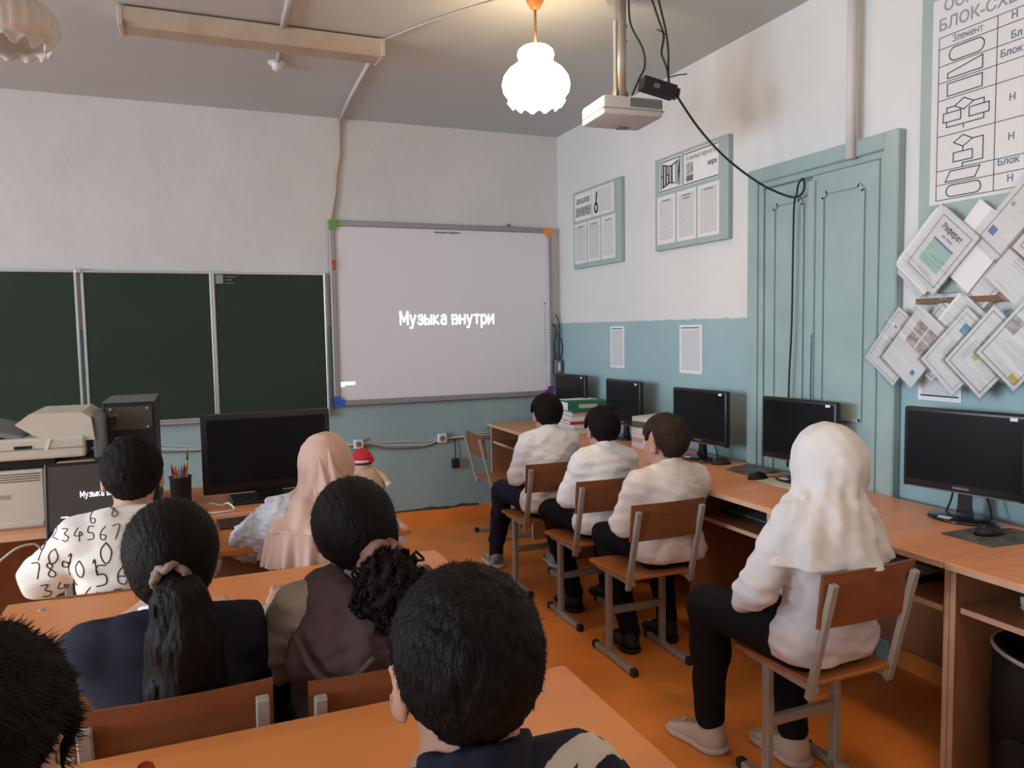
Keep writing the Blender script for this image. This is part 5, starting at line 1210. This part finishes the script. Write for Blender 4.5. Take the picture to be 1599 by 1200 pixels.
boy('person in white shirt and black trousers, seated between the navy-trousered and cream-shirted sitters', -.885, -2.345, 1.075, WSHIRT, BLACKC, BSHOE, BSHOE, HAIRK, .97,
    [(-.11, .19, 0), (.12, .22, 0)], [(-.15, .34, .50), (.13, .33, .50)], seed=2, sw=.125)
boy('person in cream shirt with cropped brown hair, seated before the white-scarved sitter', -.865, -2.89, 1.092, CSHIRT, BLACKC, BSHOE, BSHOE, HAIRB, 1.10,
    [(-.13, .17, 0), (.10, .20, 0)], [(-.14, .33, .50), (.12, .33, .50)], seed=3, sw=.15, head=(0, 0, .25), girth=.96, hair=dict(th=.008, top=.003))

# -- white headscarf
def scarf_head(p, m, th=.016, h=.006, seed=5, drape=None):
    F = Field(); p.headfield(F, th, False, False)
    F.ell(p.H(0, -.03, .0), np.array((.078, .088, .095)) * p.hs + th * .6, p.HR, .04)
    F.cone(p.H(0, -.035, -.03), p.nb + V3(0, -.02, -.01), .078 * p.hs, .080 * p.hs, .04)
    F.cone(p.H(0, .01, -.07), p.nb + V3(0, .0, .0), .066 * p.hs, .078 * p.hs, .04)
    Ra = p.HR; hc = p.hc; hs = p.hs
    def folds(P):
        q = (P - hc) @ Ra / hs; a = np.arctan2(q[:, 0], -q[:, 1]); t = np.clip((.06 - q[:, 2]) / .16, 0, 1)
        return (.0045 * t * (np.sin(a * 9 + q[:, 2] * 30 + 1) + .6 * np.sin(a * 17 - q[:, 2] * 18))).astype(f32)
    cap = None
    if drape:
        zt, zb, rt, rb, ex, nf, amp, tilt, flare, sd = drape
        def cap(P):
            t = np.clip((zt - P[:, 2]) / (zt - zb), -.4, 1.15); r = rt + (rb - rt) * np.sign(t) * np.abs(t) ** (1 / flare)
            x, y = P[:, 0] / ex, P[:, 1] + .008 - p.y(zb) * .5; a = np.arctan2(y, x)
            fold = amp * np.clip(t, 0, 1) * (np.sin(nf * a + 1.3 * np.sin(2 * a) + sd) + .5 * np.sin((nf * 2 - 3) * a + sd * 2))
            return np.maximum((np.sqrt(x * x + y * y) - r - fold) * .8, (P[:, 2] - zt) * .7).astype(f32)
        F.add(cap, .05)
    F.warp(folds); F.warp(wave(seed, .002, .06))
    def opening(P):          # the face opening
        q = (P - hc) @ Ra / hs
        return (.105 - np.sqrt((q[:, 0] / .056) ** 2 * .011 + ((q[:, 2] + .012) / .082) ** 2 * .011 + np.minimum(q[:, 1] - .11, 0) ** 2 * 3)).astype(f32)
    F.cut(opening); lo, hi = p.hc - .19, p.hc + .19
    if drape:
        F.cut(lambda P: np.where(P[:, 2] < p.nb[2] - .06, -(cap(P) + .022), -1).astype(f32))
        F.cut(lambda P: (zb + tilt[0] * P[:, 0] + tilt[1] * P[:, 1] - P[:, 2]).astype(f32))
        lo = V3(-.32, -.30, zb - .08); hi = V3(.32, .30, p.hc[2] + .16)
    return obj('headscarf', mesh_field(F, lo, hi, h, 'headscarf'), m, p.t)
def cape(p, m, zt, zb, rt, rb, cy=0.0, th=.006, nf=11, amp=.016, tilt=(0, 0), name='scarf_cape', h=.007, ex=1.0, seed=0, flare=1.3, hemamp=.0):
    """open-bottomed draped cloth round the neck, with hanging folds"""
    def fn(P):
        t = np.clip((zt - P[:, 2]) / (zt - zb), 0, 1.15); r = rt + (rb - rt) * np.minimum(t ** (1 / flare), 1.2)
        x, y = P[:, 0] / ex, P[:, 1] - cy - p.y(zb) * .5; a = np.arctan2(y, x)
        fold = amp * t * (np.sin(nf * a + 1.3 * np.sin(2 * a) + seed) + .5 * np.sin((nf * 2 - 3) * a + seed * 2))
        return ((np.sqrt(x * x + y * y) - r - fold) * .8).astype(f32)
    F = Field(); F.add(fn)
    F.ops.append((lambda P: -(fn(P) + th), 0, 2))
    def hem(P):
        a = np.arctan2(P[:, 1] - cy, P[:, 0]); return (zb + tilt[0] * P[:, 0] + tilt[1] * P[:, 1] + hemamp * np.sin(nf * a) - P[:, 2]).astype(f32)
    F.cut(hem); F.plane((0, 0, zt + .004), (0, 0, 1))
    R_ = rb * 1.25 + amp * 2
    return obj(name, mesh_field(F, (-R_ * ex, cy - R_ , zb - .12), (R_ * ex, cy + R_, zt + .05), h, name), m, p.t)
def white_scarf():
    p = Person('person in a white headscarf, white blouse and black trousers, seated facing the whiteboard', -1.018, -3.96, 0, 1.172, .447, 1.06, .115, .03, (0, 0, .06), (.035, 0),
               [(-.15, .20, .585), (.05, .25, .60)], [(-.7, -.45, -.35), (.6, -.4, -.4)], [(-.16, .37, .52), (.12, .34, .52)], [(-.155, .40, 0), (.06, .22, 0)], 1.05)
    p.body(); p.trousers(BLACKC, .016, .12, seed=8); p.shoes(GSHOE, GSHOE, mat('red_sock', (.35, .03, .03), .8, .1), (.28, .1), 1.12)
    wsc = cloth('white_blouse', (.66, .62, .64)); p.shirt(wsc, .014, .47, seed=9, amp=.005, lam=.10, bulk=.010, upto=.93)
    sc = cloth('white_scarf_cloth', (.66, .61, .59)); scarf_head(p, sc, .018, seed=6, drape=(p.nb[2] + .03, .775, .082, .168, 1.30, 8, .009, (-.02, -.02), 1.7, .6))
    nb = p.nb
    # knotted end of the scarf at the neck
    F = Field(); F.cone(nb + V3(.03, -.085, .09), nb + V3(.085, -.09, -.02), .020, .030, .02); F.cone(nb + V3(.085, -.09, -.02), nb + V3(.06, -.12, -.10), .026, .014, .02); F.warp(wave(3, .004, .04, (2, 2, .6)))
    obj('scarf_fold', mesh_field(F, nb - .2, nb + .2, .006, 'scarf_fold'), sc, p.t)
white_scarf()

# -- pink headscarf with ruffled cape and white blouse
def pink_scarf():
    p = Person('person in a pink headscarf and ruffled pink cape over a white textured blouse', -2.40, -2.965, 0, 1.118, .415, 1.02, .135, .05, (0, 0, -.05), (.02, 0),
               [(-.10, .30, .765), (.12, .27, .765)], [(-.9, -.1, -.5), (.7, -.3, -.5)], [(-.10, .34, .48), (.11, .34, .48)], [(-.1, .38, 0), (.1, .38, 0)])
    p.body(); p.trousers(BLACKC, seed=12); p.shoes(BSHOE, BSHOE)
    wb = cloth('white_crinkled_cotton', (.62, .61, .66), .9); s_ = p.shirt(wb, .016, .45, seed=13, amp=.007, lam=.045, bulk=.022, upto=.95)
    pk = cloth('pink_scarf_cloth', (.60, .39, .31)); scarf_head(p, pk, .016, seed=7, drape=(p.nb[2] + .04, p.nb[2] - .085, .072, .165, 1.22, 7, .004, (0, 0), 1.6, .3))
    nb = p.nb
    F = Field(); F.cone(p.H(.0, -.075, .03), nb + V3(.03, -.115, -.08), .055, .062, .03); F.cone(p.H(.0, -.06, .0), nb + V3(.10, -.10, -.13), .05, .05, .03)
    def fd(P): return (.006 * np.sin(P[:, 0] * 150 + P[:, 2] * 25)).astype(f32)
    F.warp(fd); obj('scarf_fold', mesh_field(F, nb - V3(.2, .25, .22), nb + V3(.24, .15, .25), .006, 'scarf_fold'), pk, p.t)
    cape(p, pk, nb[2] - .072, nb[2] - .205, .160, .178, 0, .013, 17, .011, (0, .0), ex=1.24, name='ruffle', flare=1.0, seed=2, hemamp=.006, h=.006)
pink_scarf()

# -- hoodie covered in handwritten digits
DIG = {'0': [(.5, 1), (.15, .7), (.1, .35), (.35, .02), (.65, .15), (.8, .6), (.5, 1)], '1': [(.35, .8), (.55, 1), (.5, 0)], '2': [(.1, .8), (.4, 1), (.75, .8), (.5, .4), (.1, .05), (.9, .05)],
       '3': [(.15, .95), (.75, .95), (.4, .58), (.8, .35), (.55, .02), (.1, .1)], '4': [(.5, 1), (.1, .45), (.9, .45), (.65, .7), (.6, 0)], '5': [(.85, 1), (.3, 1), (.25, .6), (.7, .55), (.75, .15), (.15, .05)],
       '6': [(.75, 1), (.25, .6), (.2, .15), (.6, .02), (.7, .35), (.25, .4)], '7': [(.1, .95), (.85, 1), (.4, 0)], '8': [(.7, .8), (.45, 1), (.2, .8), (.75, .3), (.5, .02), (.15, .25), (.7, .8)], '9': [(.75, .8), (.35, 1), (.2, .65), (.7, .6), (.75, .9), (.6, 0)]}
def numbers():
    p = Person('person in a white hooded top printed with handwritten black digits', -3.015, -3.005, 0, 1.142, .42, 1.10, .14, .10, (0, 0, 0), (0, 0),
               [(-.14, .27, .775), (.04, .28, .775)], [(-.8, -.4, -.5), (.7, -.4, -.5)], [(-.11, .34, .48), (.11, .34, .48)], [(-.1, .38, 0), (.1, .38, 0)], 1.2)
    p.body(); p.trousers(BLACKC, seed=14); p.shoes(BSHOE, WSOLE)
    hm = cloth('white_digit_fleece', (.70, .64, .57))
    nb = p.nb
    def hood(F):
        F.cone(nb + V3(-.075, -.035, -.01), nb + V3(.075, -.035, -.01), .050, .050, .03); F.ell(nb + V3(0, -.065, -.045), (.10, .05, .065), None, .03)
    sh = p.shirt(hm, .024, .44, neck=.03, seed=15, amp=.006, lam=.14, bulk=.018, upto=.92, extra=hood, name='hooded_top')
    me = sh.data; bvh = BVHTree.FromPolygons([v.co for v in me.vertices], [tuple(q.vertices) for q in me.polygons])
    ink = mat('digit_ink', (.05, .04, .04), .8, .1)
    rnd = random.Random(5)
    rows = [(1.5, -.24, .855, .040, '2345678', 2), (.0, -.30, .795, .052, '901', -14), (0, -.09, .790, .062, '012345', 4), (0, -.30, .725, .050, '78901', 8), (0, -.11, .718, .066, '567890123', 3), (0, -.28, .655, .050, '3456', 5), (0, -.12, .645, .06, '45678', 2), (0, -.25, .60, .05, '89012', 4), (0, -.10, .57, .06, '234567', 3), (0, -.25, .905, .03, '12301', 30), (0, -.12, .905, .035, '6789', 14)]
    for _, x0, z0, hgt, txt, ang in rows:
        x = x0; ca, sa = math.cos(math.radians(ang)), math.sin(math.radians(ang))
        for ch in txt:
            pts = DIG[ch]; path = []
            for u, v in smooth_path([(a, 0, b) for a, b in pts], 4) and [(q.x, q.z) for q in smooth_path([(a, 0, b) for a, b in pts], 4)]:
                lx, lz = (x - x0) + u * hgt * .72, v * hgt
                px, pz = x0 + lx * ca - lz * sa, z0 + lx * sa + lz * ca
                hit = bvh.ray_cast(Vector((px, -1, pz)), Vector((0, 1, 0)))
                if hit[0] is not None and (not path or (Vector(hit[0]) - path[-1]).length < .05): path.append(Vector(hit[0]) + Vector(hit[1]) * .0006)
            x += hgt * .92
            if len(path) > 6: obj('digit', tube(bm_new(), path, .0021 if hgt > .045 else .0016, 5), ink, sh)
    h = p.short_hair(HAIRK, th=.010, base=-.02, slope=.62, seed=30, top=.003); p.strands(h, HAIRK, 6000, .009, .0006, .16, seed=7)
numbers()

# -- long ponytail, navy jacket
def ponytail():
    p = Person('person with a long dark ponytail in a navy jacket with white collar', -2.88, -3.99, 0, 1.118, .445, 1.04, .135, .05, (-.05, 0, .05), (.01, .0),
               [(-.12, .29, .775), (.13, .25, .765)], [(-.9, -.1, -.5), (.35, -.6, -.7)], [(-.11, .34, .52), (.15, .33, .52)], [(-.1, .38, 0), (.15, .36, 0)], 1.05)
    p.body(); p.trousers(BLACKC, seed=16); p.shoes(BSHOE, BSHOE)
    p.shirt(cloth('navy_jacket', (.016, .016, .026)), .018, .44, seed=17, neck=.02, bulk=.006, name='jacket', amp=.004)
    nb = p.nb
    F = Field(); F.cone(nb + V3(0, -.015, -.012), nb + V3(0, -.005, .03), .066, .060, .01)
    for k in (-1, 1): F.ell(nb + V3(k * .066, -.035, -.002), (.052, .042, .026), rotm(0, k * .45, 0), .02)
    F.plane(nb + V3(0, 0, .030), (0, .4, 1)); F.plane(nb + V3(0, 0, -.035), (0, 0, -1))
    obj('collar', mesh_field(F, nb - .14, nb + .14, .005, 'collar'), WSHIRT, p.t)
    F = Field(); p.headfield(F, .017, False, False); F.ell(p.H(0, -.015, .03), np.array((.086, .104, .094)) * p.hs, p.HR, .03); F.ell(p.H(0, -.055, -.02), np.array((.072, .06, .07)) * p.hs, p.HR, .03)
    hc, HR, hs = p.hc, p.HR, p.hs
    def reg(P):
        q = (P - hc) @ HR / hs; line = np.maximum(-.035 + .75 * q[:, 1], -.098); return ((line - q[:, 2]) * .8).astype(f32)
    F.cut(reg)
    def comb(P):
        q = (P - hc) @ HR; a = np.arctan2(q[:, 0], q[:, 2] + .05); return (.0012 * np.sin(a * 60)).astype(f32)
    F.warp(comb)
    hair = obj('hair', mesh_field(F, hc - .18, hc + .19, .005, 'hair'), HAIRD, p.t); p.strands(hair, HAIRD, 3000, .04, .0006, .03, seed=9)
    # the tail hangs down the back
    a = p.H(.0, -.122, -.02); pts = [a, a + V3(.01, -.03, -.035), a + V3(.018, -.035, -.11), a + V3(.015, -.02, -.21), a + V3(.005, -.005, -.32), a + V3(0, .0, -.40)]
    rad = [.026, .050, .066, .070, .056, .018]
    F = Field()
    for q in range(len(pts) - 1): F.cone(pts[q], pts[q + 1], rad[q], rad[q + 1], .03)
    F.warp(wave(81, .0022, .016, (1, 1, .05))); F.warp(wave(82, .0016, .007, (1, 1, .03))); F.warp(wave(83, .005, .06, (1, 1, .3))); tl = obj('ponytail', mesh_field(F, a - V3(.12, .15, .48), a + V3(.13, .12, .09), .005, 'ponytail'), HAIRD, p.t)
    # scrunchie
    bm = bm_new()
    cl = cloth('beige_scrunchie', (.30, .21, .17), .6, .4, (.12, .07, .055)); c0 = Vector(p.H(-.004, -.126, -.012))
    for q in range(3):
        pth = []
        for k in range(41):
            th = k / 40 * 2 * PI; rr = .029 + .005 * math.sin(th * 7 + q * 2) ; pth.append(c0 + Vector((rr * math.cos(th), -.006 + .010 * math.sin(th * 5 + q) - .008 * q, rr * math.sin(th) * .8 + .004 * q)))
        tube(bm, pth, .0075, 8, False)
    obj('scrunchie', bm, cl, p.t, True)
ponytail()

# -- curly bunch, mauve hood over grey sweater
def curly():
    p = Person('person with curly bunched hair, a mauve hood and pale grey sleeves', -2.47, -3.985, 0, 1.13, .437, 1.04, .132, .06, (0, 0, .0), (.0, 0),
               [(-.17, .26, .775), (.20, .27, .765)], [(-.35, -.55, -.6), (.9, -.2, -.4)], [(-.13, .34, .51), (.11, .34, .51)], [(-.15, .30, 0), (.1, .38, 0)], 1.1)
    p.body(); p.trousers(BLACKC, seed=18); p.shoes(BSHOE, BSHOE)
    p.shirt(cloth('grey_beige_sweater', (.36, .31, .26), var=.12), .017, .60, seed=19, bulk=.010, amp=.006, lam=.10, name='sweater')
    nb = p.nb
    F = Field(); p.torso(F, .026); F.warp(wave(33, .005, .12)); F.plane((0, 0, .70), (0, 0, 1)); F.plane((0, 0, .47), (0, 0, -1))
    lo, hi = p.bounds(); obj('sweater_hem', mesh_field(F, (-.25, -.2, .42), (.25, .2, .76), .008, 'sweater_hem'), cloth('steel_blue_cloth', (.10, .13, .16)), p.t)
    mv = cloth('mauve_fleece', (.105, .066, .066))
    F = Field()
    F.cone(p.sh[0] + V3(.045, -.01, .0), p.sh[1] + V3(-.01, -.01, .0), .076, .080, .04); F.ell(nb + V3(.012, -.085, -.10), (.15, .075, .14), None, .05)
    F.ell(nb + V3(-.06, -.10, -.13), (.11, .06, .11), rotm(0, .4, 0), .03); F.ell(nb + V3(.06, -.10, -.13), (.11, .06, .11), rotm(0, -.4, 0), .03)
    F.cone(nb + V3(-.07, -.01, .0), nb + V3(.07, -.01, .0), .055, .055, .04); F.warp(wave(35, .008, .12, (1, 1, .7))); F.warp(wave(36, .003, .04))
    obj('hood', mesh_field(F, nb - V3(.3, .24, .32), nb + V3(.3, .16, .14), .007, 'hood'), mv, p.t)
    bm = bm_new(); tube(bm, smooth_path([nb + V3(-.16, -.125, -.05), nb + V3(-.12, -.165, -.13), nb + V3(-.06, -.182, -.15), nb + V3(0, -.178, -.11)]), .007, 8); obj('hood_seam', bm, mv, p.t, True)
    F = Field(); p.headfield(F, .017, False, False); F.ell(p.H(0, -.012, .03), np.array((.086, .102, .092)) * p.hs, p.HR, .03); F.ell(p.H(.02, -.06, -.01), np.array((.068, .06, .07)) * p.hs, p.HR, .03)
    hc, HR, hs = p.hc, p.HR, p.hs
    def reg(P):
        q = (P - hc) @ HR / hs; line = np.maximum(-.03 + .7 * q[:, 1], -.085); return ((line - q[:, 2]) * .8).astype(f32)
    F.cut(reg); F.warp(lambda P: (.0012 * np.sin(np.arctan2(P[:, 0] - hc[0], P[:, 2] - hc[2] + .05) * 60)).astype(f32))
    hair = obj('hair', mesh_field(F, hc - .18, hc + .19, .005, 'hair'), HAIRD, p.t); p.strands(hair, HAIRD, 3000, .04, .0006, .03, seed=11)
    # bunch of curls made of many coils
    a = p.H(.045, -.135, -.06); rnd = np.random.default_rng(4); bm = bm_new()
    F = Field(); F.ell(a + V3(.005, -.02, -.045), (.080, .060, .095), None, .03); F.warp(wave(41, .010, .035)); F.warp(wave(42, .005, .016))
    obj('curl_mass', mesh_field(F, a - .2, a + .2, .005, 'curl_mass'), HAIRD, p.t)
    for q in range(150):
        d = rnd.normal(size=3); d /= np.linalg.norm(d); d[1] = -abs(d[1]) * .9 + .1
        if d[0] < -.5 and d[2] < -.3: continue
        c = a + V3(.005, -.02, -.045) + d * np.array((.078, .060, .092)) * rnd.uniform(.85, 1.08); r0 = rnd.uniform(.009, .017); n = 14
        ax = rnd.normal(size=3); ax /= np.linalg.norm(ax); e1 = np.cross(ax, (0, 0, 1.)); e1 /= np.linalg.norm(e1) + 1e-6; e2 = np.cross(ax, e1); L = rnd.uniform(.02, .045)
        tube(bm, [Vector(c + e1 * r0 * math.cos(k * .75) + e2 * r0 * math.sin(k * .75) + ax * L * (k / n - .5) + V3(0, 0, -.01 * k / n)) for k in range(n + 1)], .0032, 5)
    o = obj('curls', bm, HAIRD, p.t, True); o['kind'] = 'stuff'
    bm = bm_new(); c0 = Vector(p.H(.04, -.118, -.045)); cl = cloth('tan_scrunchie', (.36, .20, .15), .5, .4, (.16, .07, .05))
    for q in range(3):
        pth = [c0 + Vector(((.048 + .007 * math.sin(th * 6 + q)) * math.cos(th), -.004 - .010 * q + .008 * math.sin(th * 5), (.045 + .006 * math.sin(th * 7 + q)) * math.sin(th))) for th in [k / 40 * 2 * PI for k in range(41)]]
        tube(bm, pth, .009, 8, False)
    obj('scrunchie', bm, cl, p.t, True)
curly()

# -- foreground sitters
def navy_front():
    p = Person('person with short dark hair in a navy jacket with a white shoulder stripe', -2.525, -4.965, 0, 1.205, .43, 1.0, .125, .02, (-.05, 0, -.04), (.0, 0),
               [(-.13, .29, .775), (.14, .30, .775)], [(-.8, -.3, -.5), (.8, -.3, -.5)], [(-.11, .36, .50), (.11, .36, .50)], [(-.1, .40, 0), (.1, .40, 0)], .95, hmesh=.005, ear=1.06)
    p.body(); p.trousers(NAVY, seed=21); p.shoes(BSHOE, WSOLE)
    jm = cloth('navy_track_jacket', (.014, .015, .030)); nb = p.nb
    j = p.shirt(jm, .018, .44, seed=22, neck=.035, bulk=.010, name='jacket', amp=.005, lam=.12)
    F = Field(); F.cone(nb + V3(0, -.016, -.02), nb + V3(0, -.006, .05), .074, .066, .015); F.plane(nb + V3(0, 0, .042), (0, .45, 1)); F.plane(nb + V3(0, 0, -.03), (0, 0, -1)); F.warp(wave(50, .003, .05))
    obj('collar', mesh_field(F, nb - .14, nb + .14, .005, 'collar'), jm, p.t)
    me = j.data; bvh = BVHTree.FromPolygons([v.co for v in me.vertices], [tuple(q.vertices) for q in me.polygons])
    for off, w in ((0, .013), (.055, .011)):
        bm = bm_new(); L = []
        for k in range(25):
            t = k / 24; x = .055 + off * .9 + (.105 - off * .3) * t; y = p.sh[1][1] - .075 + off * .2 + (.07) * t
            h = bvh.ray_cast(Vector((x, y, 2)), Vector((0, 0, -1)))
            if h[0] is not None: L.append((Vector(h[0]) + Vector(h[1]) * .0016, Vector(h[1])))
        for s_ in (0,):
            prev = None
            for q, (c, n) in enumerate(L):
                d = (L[min(q + 1, len(L) - 1)][0] - L[max(q - 1, 0)][0]).normalized(); sd = d.cross(n).normalized()
                cur = [bm.verts.new(c + sd * w * e + n * (-.003 if abs(e) == 1 else 0)) for e in (-1, -.7, 0, .7, 1)]
                if prev:
                    for z in range(4): bm.faces.new((prev[z], prev[z + 1], cur[z + 1], cur[z]))
                prev = cur
        obj('stripe', bm, cloth('white_stripe', (.55, .50, .44)), j, True)
    h = p.short_hair(HAIRD, th=.008, base=-.018, slope=.72, seed=60, amp=.002, h=.004, top=.004)
    p.strands(h, HAIRD, 30000, .011, .00045, .04, seed=12, swirl=.2, zmin=-.055)
navy_front()
def red_trim():
    p = Person('person with tousled brown hair in a grey jacket with red collar trim', -3.03, -4.905, 0, 1.245, .43, 1.06, .14, .02, (-.40, 0, -.30), (-.008, .03, -.07),
               [(-.13, .26, .775), (.14, .26, .775)], [(-.8, -.3, -.5), (.8, -.3, -.5)], [(-.11, .36, .50), (.11, .36, .50)], [(-.1, .40, 0), (.1, .40, 0)], 1.05, hmesh=.006)
    p.body(); p.trousers(BLACKC, seed=25); p.shoes(BSHOE, WSOLE)
    jm = cloth('grey_violet_jacket', (.085, .065, .075)); nb = p.nb
    p.shirt(jm, .022, .44, seed=26, neck=.035, bulk=.014, name='jacket')
    rm = cloth('red_trim_cloth', (.38, .035, .015)); bm = bm_new()
    tube(bm, [Vector(nb + V3(.068 * math.cos(a), -.012 + .066 * math.sin(a), .040 - .40 * .066 * math.sin(a))) for a in [k / 32 * 2 * PI for k in range(33)]], .009, 8, False)
    obj('collar_trim', bm, rm, p.t, True)
    bm = bm_new(); q = p.sh[1]; tube(bm, smooth_path([q + V3(.015, -.075, -.02), q + V3(.022, -.03, .052), q + V3(.018, .04, .058)]), .010, 8); obj('sleeve_trim', bm, rm, p.t, True)
    h = p.short_hair(HAIRD, th=.011, base=-.035, slope=.62, seed=70, amp=.004, h=.0045, top=.008)
    p.strands(h, mat('tousled_brown_hair', (.014, .0075, .005), .6, .15, var=.3, vscale=10), 22000, .018, .0005, .06, seed=13, swirl=.4, zmin=-.05)
red_trim()
